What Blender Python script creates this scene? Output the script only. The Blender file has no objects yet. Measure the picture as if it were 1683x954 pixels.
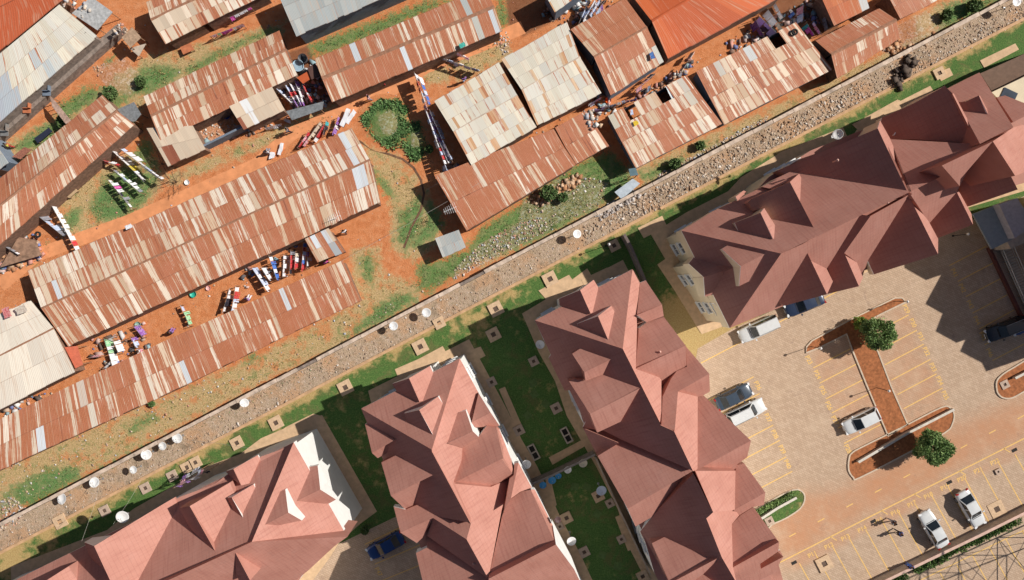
import bpy, math, random
import numpy as np
from mathutils import Vector, Matrix
random.seed(7); rng = np.random.default_rng(7)
R = math.radians
S = 0.068; CX = 841.5; CY = 477.0; H = 77.3
SUN_EL = R(41)
COL = bpy.context.scene.collection
UI = (0.454, 0.891); VI = (0.891, -0.454)      # the two directions the estate is built along, in plan (x right, y down)

def W(px, py, z=0.0):
    "photo position of a point at height z -> where it stands in the world (metres)"
    k = S * (H - z) / H
    return Vector(((px - CX) * k, (CY - py) * k, z))

# ------------------------------------------------------------ materials
MATS = {}
def nodes(name):
    m = bpy.data.materials.new(name); m.use_nodes = True
    nt = m.node_tree; b = nt.nodes['Principled BSDF']; MATS[name] = m
    return m, nt, b
def N(nt, t, **kw):
    n = nt.nodes.new(t)
    for k, v in kw.items():
        if k in n.inputs: n.inputs[k].default_value = v
        else: setattr(n, k, v)
    return n
def ramp(nt, fac, stops):
    r = nt.nodes.new('ShaderNodeValToRGB'); nt.links.new(fac, r.inputs[0])
    e = r.color_ramp.elements
    e[0].position, e[0].color = stops[0][0], (*stops[0][1], 1)
    e[1].position, e[1].color = stops[-1][0], (*stops[-1][1], 1)
    for p, c in stops[1:-1]:
        x = e.new(p); x.color = (*c, 1)
    return r.outputs[0]
def mix(nt, fac, a, b, mode='MIX'):
    n = nt.nodes.new('ShaderNodeMix'); n.data_type = 'RGBA'; n.blend_type = mode
    for i, s in ((0, fac), (6, a), (7, b)):
        if isinstance(s, bpy.types.NodeSocket): nt.links.new(s, n.inputs[i])
        else: n.inputs[i].default_value = s if i == 0 else (*s, 1)
    return n.outputs[2]
def math_(nt, op, a, b=0.0, c=0.0, clamp=False):
    n = nt.nodes.new('ShaderNodeMath'); n.operation = op; n.use_clamp = clamp
    for i, s in enumerate((a, b, c)):
        if isinstance(s, bpy.types.NodeSocket): nt.links.new(s, n.inputs[i])
        else: n.inputs[i].default_value = s
    return n.outputs[0]
def noise(nt, scale, detail=4, rough=.6, vec=None, dist=0):
    n = N(nt, 'ShaderNodeTexNoise', Scale=scale, Detail=detail, Roughness=rough, Distortion=dist)
    nt.links.new(vec if vec else pos(nt), n.inputs['Vector']); return n.outputs['Fac']
def pos(nt):
    return nt.nodes.new('ShaderNodeNewGeometry').outputs['Position']
def smooth(nt, x, lo, hi):
    n = nt.nodes.new('ShaderNodeMapRange'); n.interpolation_type = 'SMOOTHSTEP'
    nt.links.new(x, n.inputs[0]); n.inputs[1].default_value = lo; n.inputs[2].default_value = hi
    return n.outputs[0]
def bump(nt, b, h, strength=.4, dist=.03):
    n = N(nt, 'ShaderNodeBump', Strength=strength, Distance=dist)
    nt.links.new(h, n.inputs['Height']); nt.links.new(n.outputs[0], b.inputs['Normal'])
def simple(name, col, rough=.7, var=.15, scale=3.0, metal=0, coat=0, spec=.3):
    if name in MATS: return MATS[name]
    m, nt, b = nodes(name)
    f = noise(nt, scale)
    lo = tuple(c * (1 - var) for c in col); hi = tuple(min(1, c * (1 + var)) for c in col)
    nt.links.new(ramp(nt, f, [(.3, lo), (.7, hi)]), b.inputs['Base Color'])
    b.inputs['Roughness'].default_value = rough; b.inputs['Metallic'].default_value = metal
    b.inputs['Coat Weight'].default_value = coat; b.inputs['Specular IOR Level'].default_value = spec
    return m

def mat_rooftile(name='salmon_roof_tile', k=1.0):
    m, nt, b = nodes(name)
    uv = nt.nodes.new('ShaderNodeUVMap').outputs[0]
    sep = nt.nodes.new('ShaderNodeSeparateXYZ'); nt.links.new(uv, sep.inputs[0])
    course = math_(nt, 'FRACT', math_(nt, 'DIVIDE', sep.outputs[1], .37))
    tile = math_(nt, 'FRACT', math_(nt, 'DIVIDE', sep.outputs[0], .30))
    n1 = noise(nt, .35, 3); n2 = noise(nt, 5, 5, .7); n3 = noise(nt, 22, 2)
    st = N(nt, 'ShaderNodeMapping'); st.inputs['Scale'].default_value = (5.0, .35, 1); nt.links.new(uv, st.inputs[0])
    n4 = noise(nt, 1.0, 3, .6, st.outputs[0])
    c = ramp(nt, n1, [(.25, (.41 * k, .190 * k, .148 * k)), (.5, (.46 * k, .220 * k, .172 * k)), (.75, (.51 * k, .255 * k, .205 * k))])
    c = mix(nt, math_(nt, 'MULTIPLY', smooth(nt, n2, .5, .8), .28), c, (.36, .125, .095))
    c = mix(nt, math_(nt, 'MULTIPLY', smooth(nt, n4, .46, .72), .38), c, (.30, .11, .088))
    c = mix(nt, math_(nt, 'MULTIPLY', smooth(nt, noise(nt, .9, 4, .7), .55, .75), .25), c, (.40, .24, .20))
    c = mix(nt, math_(nt, 'MULTIPLY', smooth(nt, n3, .56, .75), .22), c, (.62, .30, .23))
    edge = smooth(nt, course, .80, 1.0)
    c = mix(nt, math_(nt, 'MULTIPLY', edge, .20), c, (.20, .075, .06))
    nt.links.new(c, b.inputs['Base Color'])
    b.inputs['Roughness'].default_value = .75; b.inputs['Specular IOR Level'].default_value = .25
    hgt = math_(nt, 'ADD', math_(nt, 'MULTIPLY', course, -.8), math_(nt, 'MULTIPLY', math_(nt, 'ABSOLUTE', math_(nt, 'SUBTRACT', tile, .5)), .5))
    hgt = math_(nt, 'ADD', hgt, math_(nt, 'MULTIPLY', n3, .5))
    bump(nt, b, hgt, .30, .03)
    return m

def mat_iron():
    m, nt, b = nodes('weathered_corrugated_iron')
    uv = nt.nodes.new('ShaderNodeUVMap'); uv.uv_map = 'UVMap'
    lc = nt.nodes.new('ShaderNodeUVMap'); lc.uv_map = 'Sheet'
    at = nt.nodes.new('ShaderNodeAttribute'); at.attribute_name = 'tint'
    rs = nt.nodes.new('ShaderNodeAttribute'); rs.attribute_name = 'rust'
    sp = nt.nodes.new('ShaderNodeSeparateXYZ'); nt.links.new(uv.outputs[0], sp.inputs[0])
    sl = nt.nodes.new('ShaderNodeSeparateXYZ'); nt.links.new(lc.outputs[0], sl.inputs[0])
    mp = N(nt, 'ShaderNodeMapping'); mp.inputs['Scale'].default_value = (5.0, .14, 1); nt.links.new(uv.outputs[0], mp.inputs[0])
    streak = noise(nt, 1.0, 4, .65, mp.outputs[0])
    blot = noise(nt, 1.6, 5, .7)
    mp2 = N(nt, 'ShaderNodeMapping'); mp2.inputs['Scale'].default_value = (5.5, .22, 1); mp2.inputs['Location'].default_value = (13, 5, 0); nt.links.new(uv.outputs[0], mp2.inputs[0])
    edge = math_(nt, 'ABSOLUTE', math_(nt, 'SUBTRACT', sl.outputs[0], .5))     # 0 mid sheet .. .5 at the lap
    f = math_(nt, 'ADD', math_(nt, 'MULTIPLY', streak, 1.75), math_(nt, 'MULTIPLY', blot, .28))
    f = math_(nt, 'ADD', f, math_(nt, 'MULTIPLY', edge, .55))
    f = math_(nt, 'ADD', f, math_(nt, 'SUBTRACT', rs.outputs['Fac'], 1.0))
    f = smooth(nt, f, .60, .78)
    fine = noise(nt, 9, 4, .7)
    rust = ramp(nt, fine, [(.3, (.38, .128, .062)), (.7, (.50, .195, .100))])
    rust2 = mix(nt, math_(nt, 'MULTIPLY', smooth(nt, noise(nt, .5, 2), .45, .65), .5), rust, (.50, .19, .11))
    c = mix(nt, f, at.outputs['Color'], rust2)
    c = mix(nt, math_(nt, 'MULTIPLY', smooth(nt, noise(nt, 1.0, 3, .6, mp2.outputs[0]), .52, .66), .42), c, (.58, .38, .26))
    lap = smooth(nt, sl.outputs[1], .965, 1.0)
    c = mix(nt, math_(nt, 'MULTIPLY', lap, .5), c, (.16, .06, .04))
    nails = smooth(nt, noise(nt, 14, 1), .70, .76)
    c = mix(nt, math_(nt, 'MULTIPLY', nails, .4), c, (.75, .65, .55))
    nt.links.new(c, b.inputs['Base Color'])
    b.inputs['Roughness'].default_value = .62; b.inputs['Specular IOR Level'].default_value = .3
    cor = math_(nt, 'SINE', math_(nt, 'MULTIPLY', sp.outputs[0], 2 * math.pi / .16))
    bump(nt, b, math_(nt, 'ADD', cor, math_(nt, 'MULTIPLY', blot, .6)), .22, .02)
    return m

def mat_ground():
    m, nt, b = nodes('red_soil_with_grass')
    def A(n):
        a = nt.nodes.new('ShaderNodeAttribute'); a.attribute_name = n; return a.outputs['Fac']
    n1 = noise(nt, .22, 5, .6); n2 = noise(nt, 1.3, 6, .65); n3 = noise(nt, 6, 5, .7); n4 = noise(nt, 24, 3, .7)
    soil = ramp(nt, n2, [(.25, (.60, .19, .065)), (.5, (.76, .29, .12)), (.75, (.82, .38, .19))])
    soil = mix(nt, math_(nt, 'MULTIPLY', smooth(nt, n3, .5, .75), .45), soil, (.74, .40, .23))
    soil = mix(nt, math_(nt, 'MULTIPLY', smooth(nt, n4, .58, .8), .5), soil, (.24, .09, .05))
    dry = ramp(nt, n3, [(.3, (.36, .30, .12)), (.5, (.60, .42, .20)), (.7, (.78, .56, .34))])
    nb = noise(nt, .55, 5, .7); nc = noise(nt, .9, 5, .7, None, .5)
    dry = mix(nt, math_(nt, 'MULTIPLY', smooth(nt, nb, .50, .62), .8), dry, (.72, .29, .12))
    dry = mix(nt, math_(nt, 'MULTIPLY', smooth(nt, nc, .54, .66), .65), dry, (.24, .30, .11))
    grn = ramp(nt, n3, [(.25, (.05, .15, .045)), (.5, (.11, .27, .08)), (.75, (.24, .38, .14))])
    grn = mix(nt, math_(nt, 'MULTIPLY', smooth(nt, n2, .45, .62), .7), grn, (.30, .33, .14))
    nz = math_(nt, 'ADD', math_(nt, 'MULTIPLY', n2, .7), math_(nt, 'MULTIPLY', n3, .5))
    fd = smooth(nt, math_(nt, 'ADD', A('dry'), math_(nt, 'SUBTRACT', nz, .6)), .38, .62)
    fg = math_(nt, 'MULTIPLY', smooth(nt, math_(nt, 'ADD', A('green'), math_(nt, 'MULTIPLY', math_(nt, 'SUBTRACT', nz, .6), 2.6)), .35, .85), .93)
    c = mix(nt, fd, soil, dry); c = mix(nt, fg, c, grn)
    fr = smooth(nt, math_(nt, 'ADD', A('litter'), math_(nt, 'SUBTRACT', n3, .5)), .45, .6)
    vor = N(nt, 'ShaderNodeTexVoronoi', Scale=5.5); nt.links.new(pos(nt), vor.inputs['Vector'])
    sepc = nt.nodes.new('ShaderNodeSeparateColor'); nt.links.new(vor.outputs['Color'], sepc.inputs[0])
    lit = ramp(nt, sepc.outputs[0], [(.0, (.32, .18, .10)), (.35, (.48, .31, .19)), (.7, (.62, .45, .32)), (.97, (.78, .70, .64))])
    c = mix(nt, math_(nt, 'MULTIPLY', fr, .4), c, lit)
    dm = smooth(nt, A('dark_soil'), .3, .7)
    c = mix(nt, math_(nt, 'MULTIPLY', dm, .7), c, (.12, .06, .04))
    nt.links.new(c, b.inputs['Base Color'])
    b.inputs['Roughness'].default_value = .95; b.inputs['Specular IOR Level'].default_value = .1
    bump(nt, b, math_(nt, 'ADD', n3, math_(nt, 'ADD', n4, n2)), .8, .12)
    return m

def mat_lawn():
    m, nt, b = nodes('patchy_lawn')
    n1 = noise(nt, .16, 4, .6); n2 = noise(nt, .8, 5, .65); n3 = noise(nt, 7, 5, .7)
    g = ramp(nt, n3, [(.25, (.035, .078, .022)), (.5, (.080, .155, .04)), (.75, (.17, .25, .07))])
    at = nt.nodes.new('ShaderNodeAttribute'); at.attribute_name = 'dry'
    pth = smooth(nt, noise(nt, .35, 5, .7, None, 1.2), .50, .64)
    g = mix(nt, math_(nt, 'MULTIPLY', pth, .45), g, (.17, .13, .06))
    g = mix(nt, math_(nt, 'MULTIPLY', smooth(nt, n2, .52, .7), .5), g, (.15, .24, .07))
    f = smooth(nt, math_(nt, 'ADD', math_(nt, 'ADD', math_(nt, 'MULTIPLY', n1, .6), math_(nt, 'MULTIPLY', n2, .7)), math_(nt, 'MULTIPLY', at.outputs['Fac'], .35)), .68, .86)
    d = ramp(nt, n3, [(.3, (.42, .24, .10)), (.7, (.60, .44, .20))])
    c = mix(nt, math_(nt, 'MULTIPLY', f, .85), g, d)
    nt.links.new(c, b.inputs['Base Color']); b.inputs['Roughness'].default_value = .9; b.inputs['Specular IOR Level'].default_value = .15
    bump(nt, b, n3, .7, .08)
    return m

def mat_paver():
    m, nt, b = nodes('cabro_pavers')
    mp = N(nt, 'ShaderNodeMapping'); mp.inputs['Rotation'].default_value = (0, 0, R(27)); nt.links.new(pos(nt), mp.inputs[0])
    br = N(nt, 'ShaderNodeTexBrick', Scale=1.0); br.inputs['Brick Width'].default_value = .42; br.inputs['Row Height'].default_value = .22
    br.inputs['Mortar Size'].default_value = .014
    br.inputs['Color1'].default_value = (.46, .325, .225, 1); br.inputs['Color2'].default_value = (.55, .40, .285, 1); br.inputs['Mortar'].default_value = (.33, .22, .15, 1)
    nt.links.new(mp.outputs[0], br.inputs['Vector'])
    n1 = noise(nt, .12, 5, .6); n2 = noise(nt, .9, 6, .7); n3 = noise(nt, 12, 4, .7)
    c = mix(nt, math_(nt, 'MULTIPLY', smooth(nt, n2, .45, .8), .3), br.outputs[0], (.62, .49, .38))
    at = nt.nodes.new('ShaderNodeAttribute'); at.attribute_name = 'soil'
    fs = smooth(nt, math_(nt, 'ADD', math_(nt, 'ADD', at.outputs['Fac'], math_(nt, 'MULTIPLY', n1, .5)), math_(nt, 'MULTIPLY', n2, .5)), .62, 1.35)
    c = mix(nt, math_(nt, 'MULTIPLY', fs, .8), c, (.52, .225, .105))
    c = mix(nt, math_(nt, 'MULTIPLY', smooth(nt, n3, .5, .8), .35), c, (.32, .23, .17))
    stain = smooth(nt, noise(nt, .55, 5, .65, None, .6), .60, .72)
    c = mix(nt, math_(nt, 'MULTIPLY', smooth(nt, noise(nt, .25, 5, .7), .5, .7), .25), c, (.66, .50, .36))
    c = mix(nt, math_(nt, 'MULTIPLY', stain, .35), c, (.22, .14, .12))
    nt.links.new(c, b.inputs['Base Color']); b.inputs['Roughness'].default_value = .85; b.inputs['Specular IOR Level'].default_value = .2
    bump(nt, b, math_(nt, 'ADD', br.outputs['Fac'], n3), .3, .02)
    return m

def mat_lane():
    m, nt, b = nodes('stone_strip')
    vor = N(nt, 'ShaderNodeTexVoronoi', Scale=7.5); nt.links.new(pos(nt), vor.inputs['Vector'])
    vd = N(nt, 'ShaderNodeTexVoronoi', Scale=7.5); vd.feature = 'DISTANCE_TO_EDGE'; nt.links.new(pos(nt), vd.inputs['Vector'])
    sc = nt.nodes.new('ShaderNodeSeparateColor'); nt.links.new(vor.outputs['Color'], sc.inputs[0])
    n1 = noise(nt, .3, 4, .6); n2 = noise(nt, 3, 5, .7); n3 = noise(nt, 16, 3, .7)
    c = ramp(nt, sc.outputs[0], [(0, (.46, .33, .235)), (.5, (.54, .40, .29)), (.97, (.62, .47, .355))])
    c = mix(nt, math_(nt, 'MULTIPLY', smooth(nt, n2, .4, .7), .55), c, (.30, .24, .13))
    c = mix(nt, math_(nt, 'MULTIPLY', smooth(nt, n1, .46, .62), .75), c, (.58, .34, .19))
    c = mix(nt, math_(nt, 'MULTIPLY', smooth(nt, noise(nt, .55, 5, .7), .52, .66), .7), c, (.24, .18, .12))
    c = mix(nt, math_(nt, 'MULTIPLY', smooth(nt, noise(nt, 1.4, 5, .7), .56, .7), .6), c, (.70, .56, .46))
    c = mix(nt, math_(nt, 'MULTIPLY', smooth(nt, n3, .52, .75), .4), c, (.62, .52, .42))
    e = smooth(nt, vd.outputs['Distance'], .05, .0)
    c = mix(nt, math_(nt, 'MULTIPLY', e, .4), c, (.20, .13, .09))
    nt.links.new(c, b.inputs['Base Color']); b.inputs['Roughness'].default_value = .95; b.inputs['Specular IOR Level'].default_value = .1
    bump(nt, b, math_(nt, 'ADD', vd.outputs['Distance'], math_(nt, 'MULTIPLY', n3, .5)), .9, .12)
    return m

def mat_tintattr(name, rough=.9, bscale=8):
    m, nt, b = nodes(name)
    at = nt.nodes.new('ShaderNodeAttribute'); at.attribute_name = 'tint'
    n = noise(nt, bscale, 4, .6)
    c = mix(nt, math_(nt, 'MULTIPLY', n, .35), at.outputs['Color'], (.15, .10, .07))
    nt.links.new(c, b.inputs['Base Color']); b.inputs['Roughness'].default_value = rough
    b.inputs['Specular IOR Level'].default_value = .2
    return m

def mat_cloth(name, c1, c2=None, sc=6):
    if name in MATS: return MATS[name]
    m, nt, b = nodes(name)
    c2 = c2 or tuple(x * .75 for x in c1)
    nt.links.new(ramp(nt, noise(nt, sc, 2), [(.44, c1), (.56, c2)]), b.inputs['Base Color'])
    b.inputs['Roughness'].default_value = .9; b.inputs['Specular IOR Level'].default_value = .1
    return m
def mat_glass(name='dark_glass', col=(.02, .03, .045)):
    if name in MATS: return MATS[name]
    m, nt, b = nodes(name)
    nt.links.new(ramp(nt, noise(nt, .8, 2), [(.3, col), (.7, tuple(x * 1.8 for x in col))]), b.inputs['Base Color'])
    b.inputs['Roughness'].default_value = .08; b.inputs['Specular IOR Level'].default_value = .6
    return m
M_TILE = mat_rooftile(); M_TILE_VIGNETTE = mat_rooftile('vignette_dimmed_roof_tile', .87); M_IRON = mat_iron(); M_GROUND = mat_ground(); M_LAWN = mat_lawn(); M_PAVER = mat_paver(); M_LANE = mat_lane()  # second tile is the same salmon, darkened to paint vignette falloff over the long block
M_STONE = mat_tintattr('loose_stone'); M_LEAF = mat_tintattr('leaf', .6, 3)
M_WHITE = simple('white_plaster', (.76, .76, .74), .8, .05, 1.2)
M_CREAM = simple('cream_plaster', (.66, .56, .40), .85, .06, 1.0)
M_TRIM = simple('white_trim', (.80, .79, .77), .5, .05)
M_CONC = simple('concrete', (.50, .42, .34), .9, .18, 2.5)
M_APRON = simple('beige_paving', (.60, .41, .25), .9, .14, 1.8)
M_KERB = simple('kerb_concrete', (.58, .47, .36), .9, .14, 3)
M_YEL = simple('yellow_paint', (.76, .48, .16), .8, .14, 6)
M_WALLTOP = simple('pale_coping', (.56, .44, .35), .9, .38, 1.3)
M_BLOCK = simple('grey_block_wall', (.25, .20, .17), .95, .35, 3)
M_MUD = simple('shack_wall', (.22, .13, .09), .95, .35, 3)
M_BLUEW = simple('blue_grey_wall', (.17, .21, .27), .9, .15, 2)
M_DARKV = simple('dark_void', (.03, .026, .024), .9, .2)
M_METAL = simple('grey_metal', (.40, .40, .40), .4, .1, 5, .6)
M_DISH = simple('white_dish', (.80, .79, .78), .45, .06, 8)
M_BLUED = simple('blue_dish', (.05, .27, .55), .45, .1, 8)
M_DISHB = simple('cream_dish', (.62, .56, .44), .5, .1, 8)
M_WOOD = simple('weathered_wood', (.30, .17, .10), .9, .3, 6)
M_BARK = simple('bark', (.12, .08, .05), .95, .3, 6)
M_SOILBED = simple('red_planting_soil', (.34, .125, .05), .95, .35, 3.5)
M_ORANGE = simple('orange_rust_roof', (.50, .105, .035), .7, .16, 1.2)
M_SKIN = simple('skin', (.16, .08, .05), .6, .1)
M_HAIR = simple('black_hair', (.015, .012, .01), .8, .1)
M_TYRE = simple('tyre_rubber', (.02, .02, .02), .8, .1)
M_ROPE = simple('rope', (.45, .42, .38), .9, .1)
M_GLASS = mat_glass()

# ------------------------------------------------------------ object helpers
def link(o, parent=None):
    COL.objects.link(o)
    if parent is not None: o.parent = parent
    return o
def mesh_obj(name, verts, faces, mats, parent=None, mi=None, smooth_=False, origin=None):
    me = bpy.data.meshes.new(name)
    vs = np.array([tuple(v) for v in verts], dtype=float).reshape(-1, 3)
    if origin is not None: vs = vs - np.array(tuple(origin))
    me.from_pydata([tuple(v) for v in vs], [], [tuple(f) for f in faces])
    for m in (mats if isinstance(mats, (list, tuple)) else [mats]): me.materials.append(m)
    if mi is not None: me.polygons.foreach_set('material_index', list(mi))
    if smooth_: me.polygons.foreach_set('use_smooth', [True] * len(me.polygons))
    me.update()
    o = bpy.data.objects.new(name, me)
    if origin is not None: o.location = origin
    return link(o, parent)
def tag(o, label=None, cat=None, group=None, kind=None):
    if label: o['label'] = label
    if cat: o['category'] = cat
    if group: o['group'] = group
    if kind: o['kind'] = kind
    return o
def empty(name, loc, label, cat, group=None, rz=0):
    o = bpy.data.objects.new(name, None); o.empty_display_size = .3
    o.location = loc; o.rotation_euler = (0, 0, rz); link(o)
    return tag(o, label, cat, group)
class MB:
    def __init__(s): s.v = []; s.f = []; s.m = []
    def add(s, vs, fs, mi=0):
        n = len(s.v); s.v += [tuple(v) for v in vs]; s.f += [tuple(i + n for i in f) for f in fs]; s.m += [mi] * len(fs)
    def box(s, c, d, rz=0, mi=0, tilt=None):
        M = Matrix.Rotation(rz, 3, 'Z')
        if tilt is not None: M = M @ tilt
        vs = [Vector(c) + M @ Vector((x * d[0] / 2, y * d[1] / 2, z * d[2] / 2)) for x in (-1, 1) for y in (-1, 1) for z in (-1, 1)]
        s.add(vs, [(0, 1, 3, 2), (4, 6, 7, 5), (0, 4, 5, 1), (2, 3, 7, 6), (0, 2, 6, 4), (1, 5, 7, 3)], mi)
    def prism(s, poly, z0, z1, mi=0, mtop=None):
        "poly: list of xy; counter-clockwise is enforced"
        a = sum(poly[i][0] * poly[(i + 1) % len(poly)][1] - poly[(i + 1) % len(poly)][0] * poly[i][1] for i in range(len(poly)))
        if a < 0: poly = poly[::-1]
        n = len(poly); k = len(s.v)
        s.v += [(p[0], p[1], z0) for p in poly] + [(p[0], p[1], z1) for p in poly]
        s.f += [tuple(k + i for i in reversed(range(n))), tuple(k + n + i for i in range(n))]; s.m += [mi, mi if mtop is None else mtop]
        for i in range(n):
            j = (i + 1) % n; s.f.append((k + i, k + j, k + n + j, k + n + i)); s.m.append(mi)
    def tube(s, pts, r, n=6, mi=0, r1=None, cap=True):
        pts = [Vector(p) for p in pts]; k = len(s.v); m = len(pts)
        for i, p in enumerate(pts):
            d = (pts[min(i + 1, m - 1)] - pts[max(i - 1, 0)]).normalized()
            a = d.cross(Vector((0, 0, 1))); a = a.normalized() if a.length > 1e-3 else Vector((1, 0, 0))
            b = d.cross(a).normalized(); rr = r if r1 is None else r + (r1 - r) * i / max(1, m - 1)
            s.v += [tuple(p + a * math.cos(2 * math.pi * j / n) * rr + b * math.sin(2 * math.pi * j / n) * rr) for j in range(n)]
        for i in range(m - 1):
            for j in range(n):
                j2 = (j + 1) % n; s.f.append((k + i * n + j, k + i * n + j2, k + (i + 1) * n + j2, k + (i + 1) * n + j)); s.m.append(mi)
        if cap:
            s.f.append(tuple(k + j for j in reversed(range(n)))); s.f.append(tuple(k + (m - 1) * n + j for j in range(n))); s.m += [mi, mi]
    def lathe(s, prof, n=20, c=(0, 0, 0), mi=0, M=None):
        k = len(s.v); c = Vector(c)
        for r, z in prof:
            for j in range(n):
                p = Vector((r * math.cos(2 * math.pi * j / n), r * math.sin(2 * math.pi * j / n), z))
                if M is not None: p = M @ p
                s.v.append(tuple(c + p))
        for i in range(len(prof) - 1):
            for j in range(n):
                j2 = (j + 1) % n; s.f.append((k + i * n + j, k + i * n + j2, k + (i + 1) * n + j2, k + (i + 1) * n + j)); s.m.append(mi)
    def build(s, name, mats, parent=None, smooth_=False, origin=None):
        o = mesh_obj(name, s.v, s.f, mats, parent, s.m, smooth_)
        if origin is not None: o.location = origin
        return o
def sheet(name, px, z, m, parent=None, thick=None):
    "flat polygon on the ground from plan points"
    pts = [W(x, y, 0) for x, y in px]
    a = sum(pts[i].x * pts[(i + 1) % len(pts)].y - pts[(i + 1) % len(pts)].x * pts[i].y for i in range(len(pts)))
    if a < 0: pts = pts[::-1]
    if thick:
        b = MB(); b.prism([(p.x, p.y) for p in pts], z - thick, z); return b.build(name, m, parent)
    return mesh_obj(name, [(p.x, p.y, z) for p in pts], [range(len(pts))], m, parent)
def path_strip(name, px, w, z, m, parent=None, h=None, closed=False):
    "a band of width w along plan points (kerbs, painted lines)"
    P = [W(x, y, 0).to_2d() for x, y in px]; n = len(P); Lf = []; Rt = []
    for i in range(n):
        a = P[i - 1] if (i > 0 or closed) else P[i]; c = P[(i + 1) % n] if (i < n - 1 or closed) else P[i]
        d = (c - a).normalized(); nn = Vector((-d.y, d.x)) * w / 2
        Lf.append(P[i] + nn); Rt.append(P[i] - nn)
    b = MB()
    for i in range(n if closed else n - 1):
        j = (i + 1) % n
        q = [Rt[i], Rt[j], Lf[j], Lf[i]]
        if h: b.prism([(p.x, p.y) for p in q], z - h, z)
        else: b.add([(p.x, p.y, z) for p in q], [(0, 1, 2, 3)])
    return b.build(name, m, parent)
def offset_poly(P, d):
    n = len(P); a = sum(P[i][0] * P[(i + 1) % n][1] - P[(i + 1) % n][0] * P[i][1] for i in range(n))
    if a < 0: P = P[::-1]
    out = []
    for i in range(n):
        p0, p1, p2 = Vector(P[i - 1][:2]), Vector(P[i][:2]), Vector(P[(i + 1) % n][:2])
        d1 = (p1 - p0).normalized(); d2 = (p2 - p1).normalized()
        n1 = Vector((d1.y, -d1.x)); n2 = Vector((d2.y, -d2.x)); b = (n1 + n2)
        if b.length < .2: b = n1
        b.normalize(); k = d / max(.45, b.dot(n1)); out.append((p1.x + b.x * k, p1.y + b.y * k))
    return out
# ============================================================ GROUND
def poly_sd(px, py, poly):
    "signed distance (plan pixels) of arrays to a polygon, positive inside"
    P = np.array(poly, float); d = np.full(px.shape, 1e9); ins = np.zeros(px.shape, bool)
    for i in range(len(P)):
        a, b = P[i], P[(i + 1) % len(P)]; e = b - a
        t = np.clip(((px - a[0]) * e[0] + (py - a[1]) * e[1]) / max(1e-9, e @ e), 0, 1)
        d = np.minimum(d, np.hypot(px - a[0] - t * e[0], py - a[1] - t * e[1]))
        c = ((a[1] > py) != (b[1] > py)) & (px < (b[0] - a[0]) * (py - a[1]) / (b[1] - a[1] + 1e-12) + a[0])
        ins ^= c
    return np.where(ins, d, -d)
def mask(px, py, polys, soft):
    m = np.zeros(px.shape)
    for p in polys:
        s = poly_sd(px, py, p); m = np.maximum(m, np.clip(.5 + s / (2 * soft), 0, 1))
    return m
GREEN = [
 [(300,705),(440,640),(560,575),(600,560),(560,592),(430,660),(320,712)], [(60,835),(160,770),(250,725),(262,735),(150,795),(40,850)], [(608,272),(640,300),(652,330),(636,326),(612,296)],
 [(592,195),(622,165),(655,163),(672,182),(668,215),(662,245),(640,246),(612,228)],
 [(664,205),(690,200),(700,235),(694,265),(680,268),(662,240)],
 [(655,350),(690,318),(698,350),(690,385),(668,412),(650,400)],
 [(702,318),(722,345),(735,370),(710,395),(680,412),(672,405),(698,360)],
 [(684,432),(722,425),(765,408),(790,372),(850,335),(905,295),(955,262),(1000,248),(1030,268),(1042,306),(985,342),(920,378),(850,412),(790,430),(740,462),(700,486),(684,470)],
 [(560,560),(600,520),(620,498),(668,478),(690,492),(645,522),(592,548)],
 [(590,425),(606,415),(618,440),(612,470),(594,452)],
 [(20,800),(70,770),(130,762),(135,785),(60,835),(18,835)], [(205,700),(250,680),(262,690),(215,715)],
 [(1050,285),(1110,258),(1135,255),(1110,282),(1056,300)], [(1150,235),(1165,232),(1170,245),(1150,250)],
 [(1535,45),(1552,8),(1600,-5),(1660,-8),(1600,30),(1545,52)],
 [(505,72),(560,52),(700,0),(760,-5),(640,52),(545,88),(512,98)],
 [(95,170),(150,138),(168,150),(155,170),(110,198),(92,190)], [(20,240),(70,205),(112,190),(105,215),(70,245),(35,250)],
 [(213,145),(232,108),(275,108),(300,112),(290,132),(245,158),(215,158)], [(170,100),(190,90),(185,105),(172,108)],
 [(215,255),(236,225),(252,240),(264,285),(240,282)], [(152,320),(180,285),(205,270),(262,290),(240,335),(200,362),(160,368),(146,345)],
 [(106,348),(130,338),(136,362),(120,380),(106,372)], [(300,112),(400,62),(450,42),(462,50),(405,75),(312,128)],
 [(45,425),(70,408),(80,400),(85,412),(50,440)], [(176,165),(205,150),(218,160),(200,178),(182,176)], [(205,195),(222,190),(235,215),(222,230)],
 [(828,-8),(838,30),(830,60),(815,40),(815,0)], [(-10,830),(20,800),(25,830),(0,850)], [(400,590),(420,580),(425,592),(405,600)],
]
DRY = [
 [(598,238),(650,256),(688,290),(684,330),(660,330),(632,318),(610,270)], [(588,498),(640,452),(690,470),(692,495),(560,570),(440,625),(300,700),(150,775),(0,850),(-20,860),(-20,780),(110,722),(300,640),(440,578)],
 [(268,292),(330,262),(430,222),(530,180),(560,165),(590,160),(540,205),(440,240),(330,285),(280,305)],
 [(120,300),(150,280),(215,255),(275,290),(240,345),(160,378),(100,392),(95,345)],
 [(760,440),(850,395),(990,300),(1040,268),(1050,310),(985,345),(900,388),(800,435)],
 [(690,100),(780,60),(835,50),(838,95),(770,130),(700,140)], [(640,310),(700,300),(735,395),(680,430),(645,410)],
 [(1048,275),(1260,180),(1480,75),(1550,40),(1555,52),(1475,95),(1260,205),(1055,312)], [(1500,30),(1560,0),(1683,-10),(1600,28),(1500,60)],
 [(580,410),(625,405),(632,470),(600,500),(580,470)], [(0,235),(80,200),(160,150),(240,95),(470,35),(460,60),(250,170),(110,260),(0,300)],
]
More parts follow.
